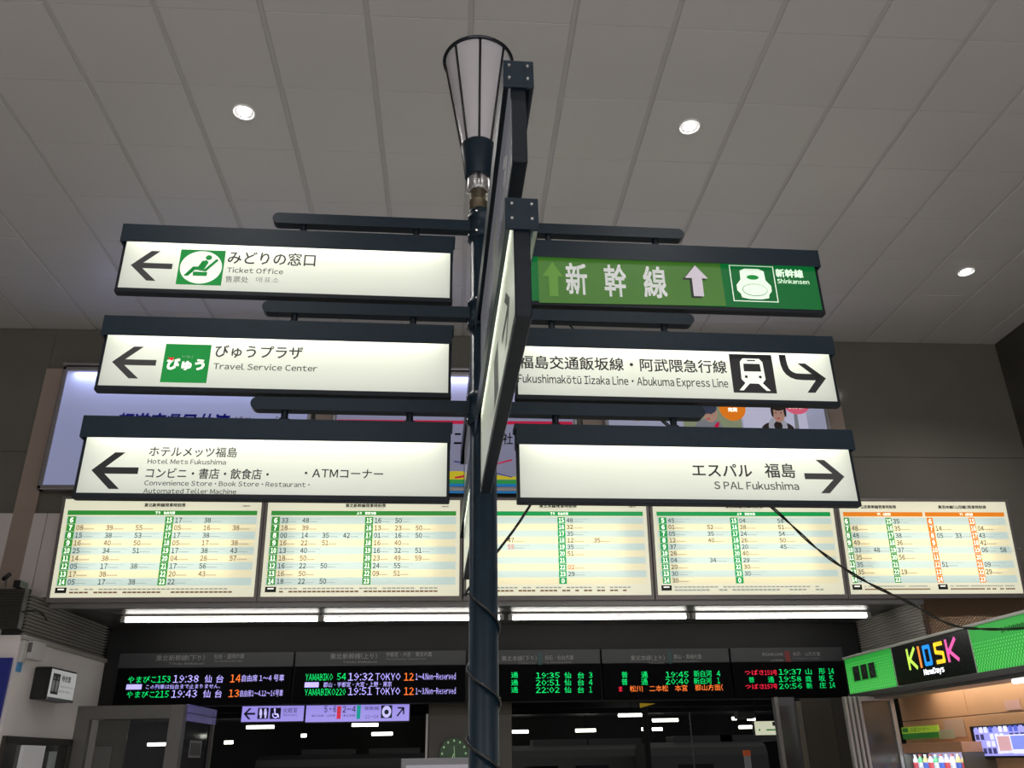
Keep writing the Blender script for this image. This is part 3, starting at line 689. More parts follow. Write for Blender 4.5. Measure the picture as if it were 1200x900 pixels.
for dx_ in (-3, 3): pc(830+dx_, 485, 1, .7, HAIR, -.0065, 8)
pc(830, 491, 2, .7, RED, -.0065, 8)
pc(858, 478, 15.5, 15, glow('orange_lit_badge', (.62, .16, .01), .75), -.004); pc(933, 474, 15, 11.5, glow('pink_lit_badge', (.55, .09, .16), .75), -.004); pc(890, 490, 14, 13, GRYP, -.0015) if False else None
ptext(l, M, '登録制度', 847, 869, 472.5, 5, -.006, WHITEP, bold=.03); ptext(l, M, '充実', 853, 864, 480, 5, -.006, WHITEP, bold=.03)
ptext(l, M, 'ありがとう', 924, 942, 477, 4, -.006, WHITEP, bold=.02)
pc(912, 484, 7.5, 11, SKIN, -.005); pc(911, 476, 8.5, 5.5, HAIR, -.006); pc(904.5, 482, 1.6, 7, HAIR, -.006, 10); pc(919.5, 482, 1.6, 7, HAIR, -.006, 10)
pc(912, 503, 19, 9, HAIR, -.003); pc(912, 500, 11, 12, glow('printed_vest', (.33, .33, .4), .6), -.0035); pc(912, 499, 5, 5, HAIR, -.004)
for dx_ in (-3, 3): pc(912+dx_, 484, 1.1, .7, HAIR, -.0065, 8)
pc(912, 490.5, 2, .7, RED, -.0065, 8)
l.poly([PL(930, 484), PL(934, 484), PL(937, 505), PL(932, 505)][::-1], -.002, GRYP)
l.build('artwork', t)

# ================================================================== TUBE LAMPS UNDER THE SOFFIT
TUBE = glow('fluorescent_tube', (1, .98, .93), 11.0)
YT, ZT = 11.96, H+1.80
for xa_px, xb_px, lab in ((145, 375, 'leftmost of four long fluorescent lamps under the timetables'), (378, 588, 'second long fluorescent lamp from the left, running behind the signpost'),
                          (598, 806, 'third long fluorescent lamp from the left, just right of the signpost'), (813, 1018, 'rightmost of four long fluorescent lamps, near the kiosk sign')):
    xa, xb = onY(xa_px, 724, YT).x, onY(xb_px, 724, YT).x; c = (xa+xb)/2; hw = (xb-xa)/2
    t = empty('tube_lamp', T(c, YT, ZT), lab, 'lamp', 'row of four tube lamps')
    B().box(-hw, hw, -.05, .05, .045, .072, mat('white_lamp_enamel', (.5, .49, .47), .4), .004).build('housing', t)
    for s in (-1, 1): B().box(s*hw-.03, s*hw+.03, -.03, .03, -.025, .055, MATS['white_lamp_enamel'], .006).build('socket', t)
    B().cyl((-hw+.035, 0, 0), (hw-.035, 0, 0), .026, .026, TUBE, 16).build('tube', t, True)

# ================================================================== CEILING DOWNLIGHTS
DLW = mat('downlight_ring_white', (.8, .8, .8), .3)
BULB = glow('downlight_bulb', (1, .97, .95), 22)
def downlight(x, y, label, power=260):
    t = empty('downlight', T(x, y, ZC), label, 'downlight', 'recessed downlights in the ceiling')
    B().torus(.10, .012, -.004, DLW, 32, 8).build('ring', t, True)
    B().lathe([(.10, -.012), (.085, .0), (.075, .02)], mat('downlight_reflector', (.9, .9, .9), .08, 1), 32).build('reflector', t, True)
    B().lathe([(.0, -.035), (.03, -.032), (.05, -.015), (.058, .01), (.05, .03)], BULB, 24).build('bulb', t, True)
    l = bpy.data.lights.new('downlight_beam', 'SPOT'); l.energy = power; l.spot_size = math.radians(125); l.spot_blend = .8; l.shadow_soft_size = .06; l.color = (1, .96, .92)
    o = bpy.data.objects.new('downlight_beam', l); COL.objects.link(o); o.parent = t; o.location = (0, 0, -.06)
p = onZ(286, 131, ZC); downlight(p.x, p.y, 'lit downlight in the ceiling, left of the lantern')
p = onZ(808, 148, ZC); downlight(p.x, p.y, 'lit downlight in the ceiling, right of the lantern')
p = onZ(1132, 318, ZC); downlight(p.x, p.y, 'lit downlight near the ceiling corner at far right')
for (x, y) in ((-2.05, 1.6), (2.28, 1.6), (6.6, 1.6), (-2.05, -3.2), (2.28, -3.2), (6.6, -3.2), (-6.4, 1.6), (-6.4, -3.2)):
    downlight(x, y, 'downlight in the ceiling above and behind the viewer, out of the photograph')

# ================================================================== DEPARTURE BOARDS
LG = glow('led_green', (.0, .75, .16), .9); LW = glow('led_violet_white', (.48, .42, 1.0), 1.0); LO = glow('led_orange', (1, .20, .03), .9); LR = glow('led_red', (1, .02, .06), .9)
HT = mat('header_grey_print', (.26, .26, .26), .6, 0, .05); HS = mat('header_strip', (.030, .032, .035), .5)
LEDS = [
 (135, 342, 'first departure board from the left, showing 19:38 and 19:43 rows',
  [('東北新幹線(下り)', 183, 240, 771, 7), ('Tohoku Shinkansen', 198, 239, 777.5, 3), ('仙台・盛岡方面', 251, 286, 769, 5.5), ('for Sendai & Morioka', 251, 284, 774.5, 2.5)],
  [('やまびこ', 150, 183, 796.5, 8, LG), ('153', 184.5, 200, 796, 8, LG), ('19:38', 203, 233, 795.5, 9, LW), ('仙', 240, 248, 795.5, 9, LW), ('台', 253.5, 262, 795.5, 9, LW), ('14', 270, 282, 795, 9, LO), ('自由席 1～4 号車', 283.5, 333, 794.5, 8, LW),
   ('この列車は仙台まで止まりません。', 171, 258, 804.5, 5.5, LW), ('やまびこ', 148.5, 181, 814, 8, LG), ('215', 182, 198, 813.5, 8, LG), ('19:43', 201, 231, 813, 9, LW), ('仙', 238, 246.5, 813, 9, LW), ('台', 252, 260, 813, 9, LW), ('13', 268, 280.5, 812.5, 9, LO), ('自由席1~4.12~16号車', 281.5, 331.5, 812.3, 8, LW)],
  [(148, 802, 166, 808)]),
 (343.5, 546, 'second departure board from the left, reading TOKYO twice, left of the signpost',
  [('東北新幹線(上り)', 387, 442, 769, 7), ('Tohoku Shinkansen', 402, 442, 775.5, 3), ('宇都宮・大宮・東京方面', 452.5, 506, 766.8, 5.5), ('for Utsunomiya, Omiya & Tokyo', 452.5, 500, 772.3, 2.5)],
  [('YAMABIKO', 358, 390, 793.5, 8, LG), ('54', 395, 405.5, 793, 8, LG), ('19:32', 408, 437.5, 793, 9, LW), ('TOKYO', 440, 469.5, 793, 8.5, LW), ('12', 473.5, 485, 793, 9, LO), ('1~4.Non-Reserved', 487, 534, 792.5, 8, LW),
   ('郡山・宇都宮・大宮・上野・東京', 379, 459, 802, 6, LW), ('YAMABIKO220', 357, 405, 811, 8, LG), ('19:51', 408, 436, 810, 9, LW), ('TOKYO', 440, 469, 810, 8.5, LW), ('12', 473.5, 485, 809.8, 9, LO), ('1~3.Non-Reserved', 487, 534, 809.5, 8, LW)],
  [(357, 799.5, 373.5, 805.5)]),
 (584, 705, 'third departure board, all green figures, just right of the signpost',
  [('東北本線(下り)', 588, 629, 771.5, 6.5), ('Tohoku Line', 608, 628, 777, 3), ('白石・仙台方面', 639, 672, 770.5, 5.5), ('for Shiroishi & Sendai', 639, 670, 776, 2.5)],
  [('通', 599, 607, 791, 7.6, LG), ('19:35', 628, 656, 791.5, 8, LG), ('仙', 661.5, 669, 791.3, 8.5, LG), ('台', 677, 684.5, 791.3, 8.5, LG), ('3', 690, 694.5, 791, 8, LG),
   ('通', 599, 607, 800, 7.6, LG), ('20:51', 628, 656, 800, 8, LG), ('仙', 661.5, 669, 799.7, 8.5, LG), ('台', 677, 684.5, 799.7, 8.5, LG), ('4', 690, 694.5, 799.5, 8, LG),
   ('通', 599, 607, 808.5, 7.6, LG), ('22:02', 628, 656, 808.5, 8, LG), ('仙', 661.5, 669, 808.3, 8.5, LG), ('台', 677, 684.5, 808.3, 8.5, LG), ('1', 690.5, 694, 808, 8, LG)], []),
 (706.5, 858, 'fourth departure board with an orange scrolling line of stops',
  [('東北本線(上り)', 739, 779, 771, 6.5), ('Tohoku Line', 760, 778, 776.5, 3), ('郡山・黒磯方面', 789.5, 822, 769.5, 5.5), ('for Koriyama & Kuroiso', 789.5, 820, 775, 2.5)],
  [('普', 728.5, 735.5, 790.7, 8.5, LG), ('通', 751.5, 759, 790.7, 8.5, LG), ('19:45', 780, 807, 790.5, 8, LG), ('新白河', 813, 834, 789.5, 9, LG), ('4', 840, 844, 789.3, 7.5, LG),
   ('普', 728.5, 735.5, 799, 8.5, LG), ('通', 751.5, 759, 799, 8.5, LG), ('20:40', 780, 807, 798.5, 8, LG), ('新白河', 813, 834, 798, 8.5, LG), ('1', 840.5, 843.5, 797.5, 7.5, LG),
   ('ま', 725, 729.5, 807.5, 7, LR), ('松川', 738, 753, 807, 8.5, LO), ('二本松', 761, 783, 806.7, 8.5, LO), ('本宮', 791, 805.5, 806.3, 8.5, LO), ('郡山方面(', 814.5, 847, 805.7, 8.5, LO)], []),
 (859.5, 993, 'fifth departure board, nearest the kiosk, with two red entries',
  [('奥羽本線(山形線)', 893, 918, 766.8, 4), ('山形新幹線', 903, 918, 774, 3), ('米沢・山形方面', 929, 961, 766.3, 5), ('for Yonezawa & Yamagata', 929, 961, 771.5, 2.5)],
  [('つばさ', 873, 895, 788, 7, LR), ('153号', 896, 910.5, 788.3, 7, LR), ('19:37', 912.5, 939, 787.3, 7.5, LG), ('山', 944, 951, 787, 8, LG), ('形', 959.5, 967, 786.5, 8, LG), ('14', 970.5, 977, 786.5, 7.5, LG),
   ('普', 877.5, 884, 796.5, 7.5, LG), ('通', 900, 907, 796.3, 8, LG), ('19:58', 912.5, 939, 795.7, 7.5, LG), ('庭', 944, 951, 795.5, 8, LG), ('坂', 959.5, 967, 795, 8, LG), ('5', 972, 976.5, 795, 7.5, LG),
   ('つばさ', 873.5, 895.5, 804.5, 7, LR), ('157号', 896, 911, 804.5, 7, LR), ('20:56', 913, 940, 804, 7.5, LG), ('新', 945, 952, 803.5, 8, LG), ('庄', 960.5, 968, 803, 8, LG), ('14', 972, 978.5, 802.8, 7.5, LG)], []),
]
ML = T(0, YP-.04, 0)
for (pa, pb, lab, heads, rows_, pads) in LEDS:
    zt = H+1.335; zb1 = H+.785
    xa, xb = loc(ML, pa, 800, 0)[0], loc(ML, pb, 800, 0)[0]; cx = (xa+xb)/2
    M = T(cx, YP-.04, 0); t = empty('departure_board', M, lab, 'display', 'row of five LED departure boards')
    B().box(xa-cx+.01, xb-cx-.01, .0, .09, zb1, zt-.055, LEDBLK, .004).build('led_screen', t)
    hd = B().box(xa-cx+.004, xb-cx-.004, -.01, .09, zt-.05, zt+.155, HS, .004).build('header_strip', t)
    l = B()
    for (s, p0, p1, pyc, ph, m) in rows_: ptext(l, M, s, p0, p1, pyc, ph if pa < 500 else ph*.86, -.003, m, bold=0, res=1)
    for q in pads: l.quad(*prect(M, *q, -.003), -.003, LW)
    l.build('led_figures', t)
    l = B()
    for (s, p0, p1, pyc, ph) in heads: ptext(l, M, s, p0, p1, pyc, ph, -.013, HT, res=1)
    if pa == 584: l.quad(*prect(M, 630.5, 765, 635.5, 779, -.0125), -.0125, mat('teal_mark', (.01, .06, .06), .5))
    if pa == 706.5: l.quad(*prect(M, 783, 763, 787, 778, -.0125), -.0125, MATS['teal_mark'])
    if pa == 859.5: l.quad(*prect(M, 920, 763, 926, 776, -.0125), -.0125, mat('dull_red_mark', (.2, .02, .02), .5))
    l.build('header_lettering', hd)

# ================================================================== HANGING PLATFORM SIGN (violet)
VIO = backlit('violet_lit_sheet', (.42, .35, 1.0), .75, .3); VD = mat('violet_sign_ink', (.02, .015, .10), .5); VM = mat('violet_sign_pale_ink', (.09, .07, .32), .5, 0, .08)
YH = 13.9
MH = T(0, YH, 0)
def vsign(p0, p1, lab):
    a = prect(MH, p0, 824.5, p1, 846.5, 0); cx = (a[0]+a[1])/2; M = T(cx, YH, 0)
    t = empty('hanging_platform_sign', M, lab, 'sign'); hw = (a[1]-a[0])/2
    B().box(-hw, hw, .004, .16, a[2], a[3], mat('dark_sign_case', (.03, .03, .035), .5), .004).build('case', t)
    B().quad(-hw+.006, hw-.006, a[2]+.012, a[3]-.012, 0, VIO).build('face_panel', t)
    for s in (-1, 1): B().cyl((s*hw*.8, .08, a[3]), (s*hw*.8, .08, H+2.9), .012, .012, BLK, 8).build('hanger', t)
    return t, M
t, M = vsign(283, 356.5, 'left violet lit sign with restroom and wheelchair symbols, below the departure boards')
l = B(); arrow(l, prect(M, 285.5, 830, 299, 843, -.002), -.002, VD); ptext(l, M, '化粧室', 332, 348.5, 832.3, 6, -.002, VM); ptext(l, M, 'Restrooms', 332, 348, 837.8, 3, -.002, VM); l.build('lettering', t)
l = B()
for p0 in (302, 316.5): l.quad(*prect(M, p0, 829.5, p0+12.5, 842.5, -.002), -.002, VD)
VW = glow('violet_white_print', (.6, .55, 1), .9)
for cxp in (305.6, 311): 
    c = loc(M, cxp, 832, -.004); l.ell(c[0], c[1], .017, .02, -.004, VW, 12)
    b_ = prect(M, cxp-1.6, 833.4, cxp+1.6, 838, -.004); l.quad(*b_, -.004, VW); b_ = prect(M, cxp-1, 838, cxp+1, 841.5, -.004); l.quad(*b_, -.004, VW)
c = loc(M, 322, 831.5, -.004); l.ell(c[0], c[1], .015, .018, -.004, VW, 12)
l.stroke([loc(M, 322, 833, -.004), loc(M, 322.4, 837, -.004), loc(M, 325.2, 837, -.004), loc(M, 326.6, 840.5, -.004)], .018, -.004, VW)
cc = [loc(M, 322.6+3.1*math.cos(math.radians(k)), 838+3.1*math.sin(math.radians(k)), -.004) for k in range(-20, 250, 30)]; l.stroke(cc, .012, -.004, VW); l.build('pictogram', t)
t, M = vsign(358, 480, 'right violet lit sign with red and teal bars and a train symbol')
l = B(); ptext(l, M, '5・6', 380, 394, 831, 7.5, -.002, VM, bold=.01); ptext(l, M, '2-4', 401.5, 417, 831, 7.5, -.002, VM, bold=.01)
ptext(l, M, '東北本線・山形線', 365, 393, 838.7, 2.8, -.002, VM); ptext(l, M, '東北本線', 402, 416, 838.5, 2.8, -.002, VM); ptext(l, M, '新幹線', 427.5, 444, 830, 4.5, -.002, VM); ptext(l, M, '11～14', 428, 443.5, 839.7, 4, -.002, VM)
l.quad(*prect(M, 394.8, 827.5, 399.5, 842.5, -.002), -.002, glow('red_bar_print', (.6, .03, .06), .9)); l.quad(*prect(M, 418, 826.5, 422.5, 842.5, -.002), -.002, glow('teal_bar_print', (.01, .30, .28), .9)); l.build('lettering', t)
l = B(); l.quad(*prect(M, 446.5, 826.5, 459.5, 841.5, -.002), -.002, mat('dark_teal_ink', (.01, .05, .07), .5, 0, .1)); c = loc(M, 453, 834, -.004); l.ell(c[0], c[1], .07, .085, -.004, VW, 20); l.ell(c[0], c[1]-.005, .035, .035, -.005, MATS['dark_teal_ink'], 16); l.build('train_symbol', t)
l = B(); A_ = loc(M, 465.5, 839, -.002); C_ = loc(M, 473, 829.5, -.002); l.stroke([A_, C_], .022, -.002, VD); l.stroke([loc(M, 466.5, 829.5, -.002), C_, loc(M, 473, 836.5, -.002)], .022, -.002, VD); l.build('arrow', t)

# ================================================================== LOWER LEFT
# frontal white wall board beside the timetables
M = T(-5.5, YW-.03, 0); t = empty('wall_cabinet', M, 'pale beige flat wall cabinet left of the timetables, with a seam', 'cabinet')
B().box(-1.6, .27, -.03, .029, H+2.03, H+3.0, mat('beige_cabinet', (.60, .54, .53), .5, 0, noise=.04, nscale=3), .003).build('door_panel', t)
B().box(.278, .47, -.03, .029, H+1.93, H+3.0, MATS['beige_cabinet'], .003).build('side_panel', t)
# shutter box
M = T(-5.0, 10.35, 0); t = empty('shutter_box', M, 'dark ribbed roller shutter box at the far left edge', 'shutter')
SB = mat('dark_shutter_metal', (.045, .042, .036), .45, .4)
B().box(-3.0, -.01, .0, .11, H+1.48, H+1.93, SB).build('housing', t)
for k in range(14): B().box(-3.0, -.012, -.014, 0, H+1.495+k*.031, H+1.515+k*.031, SB, .003).build('slat', t)
# cctv
p = onY(9, 676, 10.2); M = T(p.x, p.y, p.z); t = empty('security_camera', M, 'small dark security camera at the left edge above the shutter box', 'camera')
B().cyl((-.05, .02, -.02), (.035, -.04, .02), .026, .026, BLK, 14).build('camera_body', t, True); B().cyl((-.01, 0, -.01), (0, .01, -.12), .01, .01, BLK, 8).build('bracket', t); 
p2 = onY(19, 686, 10.3); tag(B().box(p2.x-.04, p2.x+.04, 10.3, 10.5, H+1.94, H+2.02, BLK, .004).build('junction_box'), 'small black junction box on top of the dark shutter box', 'box')
tag(B().tube(smooth([onX(27, 717, -5.0), onX(45, 716, -4.9), onX(56, 727, -4.85)], 6), .012, BLK, 8).build('bracket_arm', None, True), 'thin dark bracket arm in front of the ribbed cladding', 'bracket')
# electrical boxes
WPL = mat('white_plastic', (.55, .53, .52), .4)
M = T(-5.0, 10.62, 0); t = empty('wall_speaker', M, 'white plastic wall box with dark grille beside the waiting room sign', 'speaker')
B().box(.0, .10, -.03, .30, H+1.17, H+1.37, WPL, .006).build('housing', t); B().box(.0, .05, -.14, -.04, H+1.12, H+1.36, WPL, .006).build('cover', t)
B().box(.03, .09, -.033, -.03, H+1.24, H+1.35, mat('grille_dark', (.12, .12, .12), .5)).build('grille', t)
# blue board
tag(B().box(-7.2, -5.02, 10.40, 10.44, H+.42, H+1.16, mat('deep_blue_board', (.008, .012, .10), .4, 0, .35, (.01, .015, .12)), .003).build('blue_notice_board'), 'deep blue lit notice board at the far left edge', 'board')
tag(B().box(XA, XA+.02, 10.50, 10.60, H+1.02, H+1.19, mat('sky_sticker', (.08, .30, .60), .5), .002).build('wall_label'), 'small white and blue label beside the blue notice board', 'label')
# waiting room sign
MWR = T(-4.80, 11.3, 0, 90); t = empty('waiting_room_sign', MWR, 'black box sign with white lit face on white wall, waiting room symbol', 'sign')
a0 = prect(MWR, 57.5, 785, 88, 822, 0)
hx0, hx1, hz0, hz1 = a0[0], a0[1], H+.765, H+1.10
B().box(hx0-.01, hx1+.01, .004, .20, hz0-.015, hz1+.015, BLK, .012).build('case', t)
B().quad(hx0, hx1, hz0+.005, hz1-.005, 0, backlit('dim_white_sheet', (.75, .74, .72), .42, .2)).build('face_panel', t)
B().box(hx0-.005, hx1+.005, -.012, .004, hz0-.02, hz0+.012, ALU, .003).build('lower_rail', t)
sx = hx1-hx0; l = B(); l.quad(hx0+sx*.08, hx0+sx*.36, hz0+.05, hz1-.05, -.002, GREY)
for u in (.15, .28):
    l.ell(hx0+sx*u, hz1-.10, .014, .018, -.003, mat('pale_symbol', (.5, .5, .5), .5), 12); l.quad(hx0+sx*(u-.05), hx0+sx*(u+.04), hz0+.08, hz1-.13, -.003, mat('pale_symbol', (.5, .5, .5), .5))
text(l, '待合室', hx0+sx*.42, hx0+sx*.78, hz1-.09, .075, -.002, GREY, bold=.02); text(l, 'Waiting Room', hx0+sx*.40, hx0+sx*.95, hz1-.185, .026, -.002, MIDG); text(l, '候车室 대합실', hx0+sx*.40, hx0+sx*.82, hz1-.24, .026, -.002, MIDG); l.build('lettering', t)
tag(B().box(XA, XA+.012, 12.0, 12.12, H+.92, H+.985, WPL, .002).build('wall_plate'), 'tiny pale plate on wall right of the waiting room sign', 'plate')
# doorway in the side wall
DF = mat('dark_bronze_frame', (.05, .045, .04), .4, .3)
t = empty('sliding_doorway', T(XA, 11.4, 0), 'dark framed doorway low in the white wall with white door leaf', 'door')
B().box(-.0, .04, -.85, .95, H+.27, H+.34, DF, .004).build('head_frame', t)
for ya in (-.88, .90): B().box(0, .04, ya, ya+.06, 0, H+.34, DF, .004).build('jamb', t)
B().box(.0, .01, -.82, .9, 0, H+.27, mat('door_dark_glass', (.03, .03, .03), .15)).build('glass', t)
B().box(.012, .05, -.42, .16, 0, H+.25, mat('white_door_leaf', (.62, .61, .62), .4, 0, .12), .004).build('door_leaf', t)
B().box(.012, .04, .36, .54, 0, H+.19, mat('pale_door_leaf', (.40, .44, .45), .4), .004).build('side_leaf', t)
# glazed waiting room front
YG = 12.42
LINT = mat('greige_lintel', (.13, .125, .118), .5, 0, noise=.06)
t = empty('waiting_room_front', T(-4.2, YG, 0), 'glazed waiting room front with grey lintel, below the first departure board', 'partition')
B().box(-.80, .42, 0, .10, H+.585, H+.755, LINT, .004).build('lintel', t)
B().box(.42, .60, -.01, .16, 0, H+.755, mat('pale_post', (.15, .145, .14), .5), .004).build('post', t)
B().box(-.80, -.62, 0, .1, 0, H+.585, LINT, .004).build('post', t)
B().box(-.52, -.12, .06, .09, 0, H+.58, mat('painted_reflection_panel', (.065, .065, .06), .2), .002).build('side_panel', t)  # lighter grey panel standing in for a reflection in the glass
B().box(-.50, -.28, .03, .06, 0, H+.25, mat('grey_notice_panel', (.10, .10, .095), .5), .002).build('low_panel', t)
GLS = mat('dark_glass', (.10, .10, .11), .04, 0, alpha=.28, spec=.6)
B().box(-.12, .42, .05, .06, 0, H+.58, GLS).build('glass_pane', t)
# lift-like glass box, violet reflection put in as colour and glow, side face running away
t = empty('glass_enclosure', T(-3.62, 12.5, 0), 'glass enclosure with a head panel painted with a violet reflection and a square notice', 'enclosure')
XS = .0
B().box(.0, .04, .05, 1.55, H+.56, H+.77, mat('violet_painted_reflection', (.09, .08, .17), .18, 0, .09, (.4, .35, 1)), .004).build('head_panel', t)
B().box(.01, .05, .05, 1.55, H+.655, H+.665, BLK).build('seam', t)
B().box(.0, .045, 1.4, 1.5, 0, H+.56, mat('steel_mullion', (.16, .15, .15), .3, .6), .004).build('mullion', t)
B().box(.015, .025, .05, 1.2, 0, H+.56, GLS).build('glass_pane', t)
nb = B().box(.028, .034, .35, .95, H+.10, H+.32, mat('notice_grey', (.30, .29, .27), .5), .002).build('notice', t)
n_ = B()
for q in range(6): n_.box(.0345, .0355, .40+q*.085, .43+q*.085+random.random()*.03, H+.13, H+.29, GREY)
n_.build('notice_print', nb)

# ================================================================== MIDDLE BOTTOM
COLM = mat('brown_column_cladding', (.075, .064, .05), .4, 0, noise=.1)
t = empty('clad_column', T(0, 14.2, 0), 'dark brown clad column behind the signpost, carrying the clock', 'column')
B().box(-.36, .95, 0, .8, 0, H+.93, COLM, .01).build('shaft', t); B().box(-.36, .95, -.02, 0, H+.66, H+.93, mat('column_head', (.09, .08, .065), .5), .004).build('head', t)
B().box(-.40, -.36, -.05, .8, 0, H+.68, ALU, .004).build('edge_strip', t)
p = onY(532, 883, 14.05); t = empty('wall_clock', T(p.x, 14.05, p.z), 'round dark green wall clock on the brown column, left of the post', 'clock')
cr = .225; M90 = Matrix.Rotation(math.radians(90), 4, 'X')
B().cyl((0, .0, 0), (0, .12, 0), cr, cr, mat('clock_case', (.02, .025, .02), .4), 32).build('case', t)
l = B(); l.ell(0, 0, cr*.96, cr*.96, -.002, mat('clock_dial_green', (.015, .045, .018), .4, 0, .3, (.02, .06, .02)), 36); l.build('dial', t)
TK = glow('clock_marks', (.35, .55, .3), .35); l = B()
for k in range(12):
    a = math.radians(k*30); l.ell(cr*.80*math.sin(a), cr*.80*math.cos(a), .016, .018, -.004, TK, 8)
l.build('hour_marks', t); l = B(); l.stroke([(0, 0), (-.055, -.12)], .014, -.006, TK); l.stroke([(0, .1), (.02, -.18)], .01, -.007, TK); l.build('hands', t)
# notice board top
a, b = onY(470, 889, 9).x, onY(562, 889, 9).x
t = empty('map_board', T((a+b)/2, 9.0, 0), 'grey framed standing board, top edge just showing behind the post', 'board'); hw = (b-a)/2; zt = onY(500, 888.5, 9).z
B().box(-hw, hw, 0, .07, .25, zt, mat('map_frame', (.20, .20, .22), .45, .3), .006).build('frame', t)
B().quad(-hw+.05, hw-.05, .35, zt-.06, -.002, mat('map_face', (.42, .41, .47), .4, 0, .10)).build('face_panel', t)
for s in (-1, 1): B().box(s*hw*.8-.03, s*hw*.8+.03, .0, .06, 0, .26, ALU, .004).build('leg', t)

# ================================================================== PLATFORM THINGS
PT = glow('platform_tube', (1, 1, .88), 6)
plist = [(289, 321, 852, 'long lamp just under the left violet sign'), (412.5, 443, 849.5, 'lamp just under the right violet sign'), (435.5, 460, 860, 'lamp between the right violet sign and the clock column'),
 (595.5, 619, 857.5, 'first lamp right of the signpost'), (674.5, 698, 856, 'lamp in the middle between signpost and yellow marker, with a small bracket'), (724.5, 756, 838, 'highest lamp, just below the yellow marker'),
 (764.5, 794.5, 844, 'long lamp right of and below the yellow marker'), (764.5, 776, 854.5, 'short lamp right of the dark platform pole'), (752, 757.5, 854.5, 'tiny lamp left of the dark platform pole'),
 (263, 273, 870, 'lamp left of the restroom sign, beside the glass enclosure'), (353, 359, 862, 'tiny lamp below the joint of the two violet signs'), (866, 882, 852, 'lamp left of the yellow platform name sign'),
 (876, 885, 842.5, 'small lamp above the yellow platform name sign'), (858, 863, 842, 'tiny lamp right of the thin steel pole'), (173, 183, 872.5, 'left one of two lamps seen inside the waiting room glass'), (184, 194, 872.2, 'right one of two lamps seen inside the waiting room glass')]
for (a, b, y, lab) in plist:
    d = ray((a+b)/2, y); Y = min(66, 2.05/(d.z/d.y)); pa, pb = onY(a, y, Y), onY(b, y, Y)
    hw = (pb.x-pa.x)/2; cx = (pa.x+pb.x)/2; zz = (pa.z+pb.z)/2
    t = empty('platform_lamp', T(cx, Y, zz), 'distant platform '+lab, 'lamp', 'distant tube lamps over the platforms')
    r_ = .0032*Y/1.9
    B().cyl((-hw, 0, 0), (hw, 0, 0), r_, r_, PT, 10).build('tube', t); B().box(-hw, hw, -.06, .06, r_*1.2, r_*1.2+.05, VOID).build('housing', t)
    B().cyl((0, 0, r_*1.2+.05), (0, 0, H+2.9-zz), .02, .02, VOID, 6).build('hanger', t)
area('platform_fill_light', (6, 30, H+2.4), 30, 20, 260, (0, 0, 0), (1, 1, .92))  # added area light that brightens the trains beyond what the tubes give
# trains
TRM = mat('train_body_grey', (.10, .10, .105), .35, .2); TRW = mat('train_window', (.008, .008, .01), .1)
def train(xa, xb, Y, ztop, label):
    t = empty('train_carriage', T((xa+xb)/2, Y, 0), label, 'train'); hw = (xb-xa)/2
    b = B(); prof = [(0, -2), (0, ztop-.45), (.12, ztop-.18), (.5, ztop), (2.3, ztop), (2.7, ztop-.2), (2.8, ztop-.45), (2.8, -2)]; n = len(prof)
    vs = [(-hw, y, z) for y, z in prof]+[(hw, y, z) for y, z in prof]; b.add(vs, [(k, n+k, n+(k+1) % n, (k+1) % n) for k in range(n)]+[list(range(n)), list(range(2*n-1, n-1, -1))], TRM); b.build('body', t)
    k = -hw+1
    while k < hw-1.4:
        B().box(k, k+1.3, -.02, 0, ztop-1.6, ztop-.75, TRW, .0).build('window', t); k += 2.0
    B().box(-hw*.5, -hw*.5+2.2, .6, 2.0, ztop, ztop+.22, TRM).build('roof_unit', t)
    B().box(hw*.3, hw*.3+2.2, .6, 2.0, ztop, ztop+.22, TRM).build('roof_unit', t)
def X_at(px, Y): return onY(px, 885, Y).x
train(X_at(300, 40), X_at(500, 40), 40, onY(400, 884, 40).z, 'grey train carriage on the platform left of the signpost')
train(X_at(585, 36), X_at(750, 36), 36, onY(660, 873, 36).z, 'grey train carriage between signpost and the dark platform pole')
train(X_at(762, 33), X_at(900, 33), 33, onY(830, 869, 33).z, 'grey train carriage at the platform under the fourth departure board')
# far platform pieces
for (px, top, wpx, Y, m, lab) in ((759, 829, 7, 26, VOID, 'dark platform pole under the fourth departure board'), (812, 849, 1.6, 24, STEEL, 'thin bright steel pole left of the platform name sign')):
    a, b = onY(px-wpx/2, 880, Y).x, onY(px+wpx/2, 880, Y).x; tag(B().cyl(((a+b)/2, Y, 0), ((a+b)/2, Y, onY(px, top, Y).z+.3), (b-a)/2, (b-a)/2, m, 12).build('platform_pole'), lab, 'pole')
a = onY(876, 890, 20); B_ = B(); B_.cyl((a.x, 20, 0), (a.x, 20, onY(876, 884, 20).z), .075, .075, mat('pale_bollard', (.4, .4, .4), .4, 0, .1), 14); B_.cyl((a.x, 20, onY(876, 886, 20).z), (a.x, 20, onY(876, 879, 20).z), .085, .085, mat('orange_bollard', (.6, .12, .04), .4, 0, .2), 14)
tag(B_.build('marker_post'), 'white marker post with an orange-red top, below the platform name sign', 'post')
M = T(0, 17, 0); q = prect(M, 884, 844.5, 913, 862, 0); cx = (q[0]+q[1])/2; t = empty('platform_name_sign', T(cx, 17, 0), 'pale yellow lit platform sign with green stripe, beside the gate frame', 'sign'); hw = (q[1]-q[0])/2
B().box(-hw, hw, .003, .12, q[2], q[3], BLK, .003).build('case', t); B().quad(-hw+.01, hw-.01, q[2]+.01, q[3]-.01, 0, backlit('pale_yellow_sheet', (.80, .82, .60), .7, .3)).build('face_panel', t)
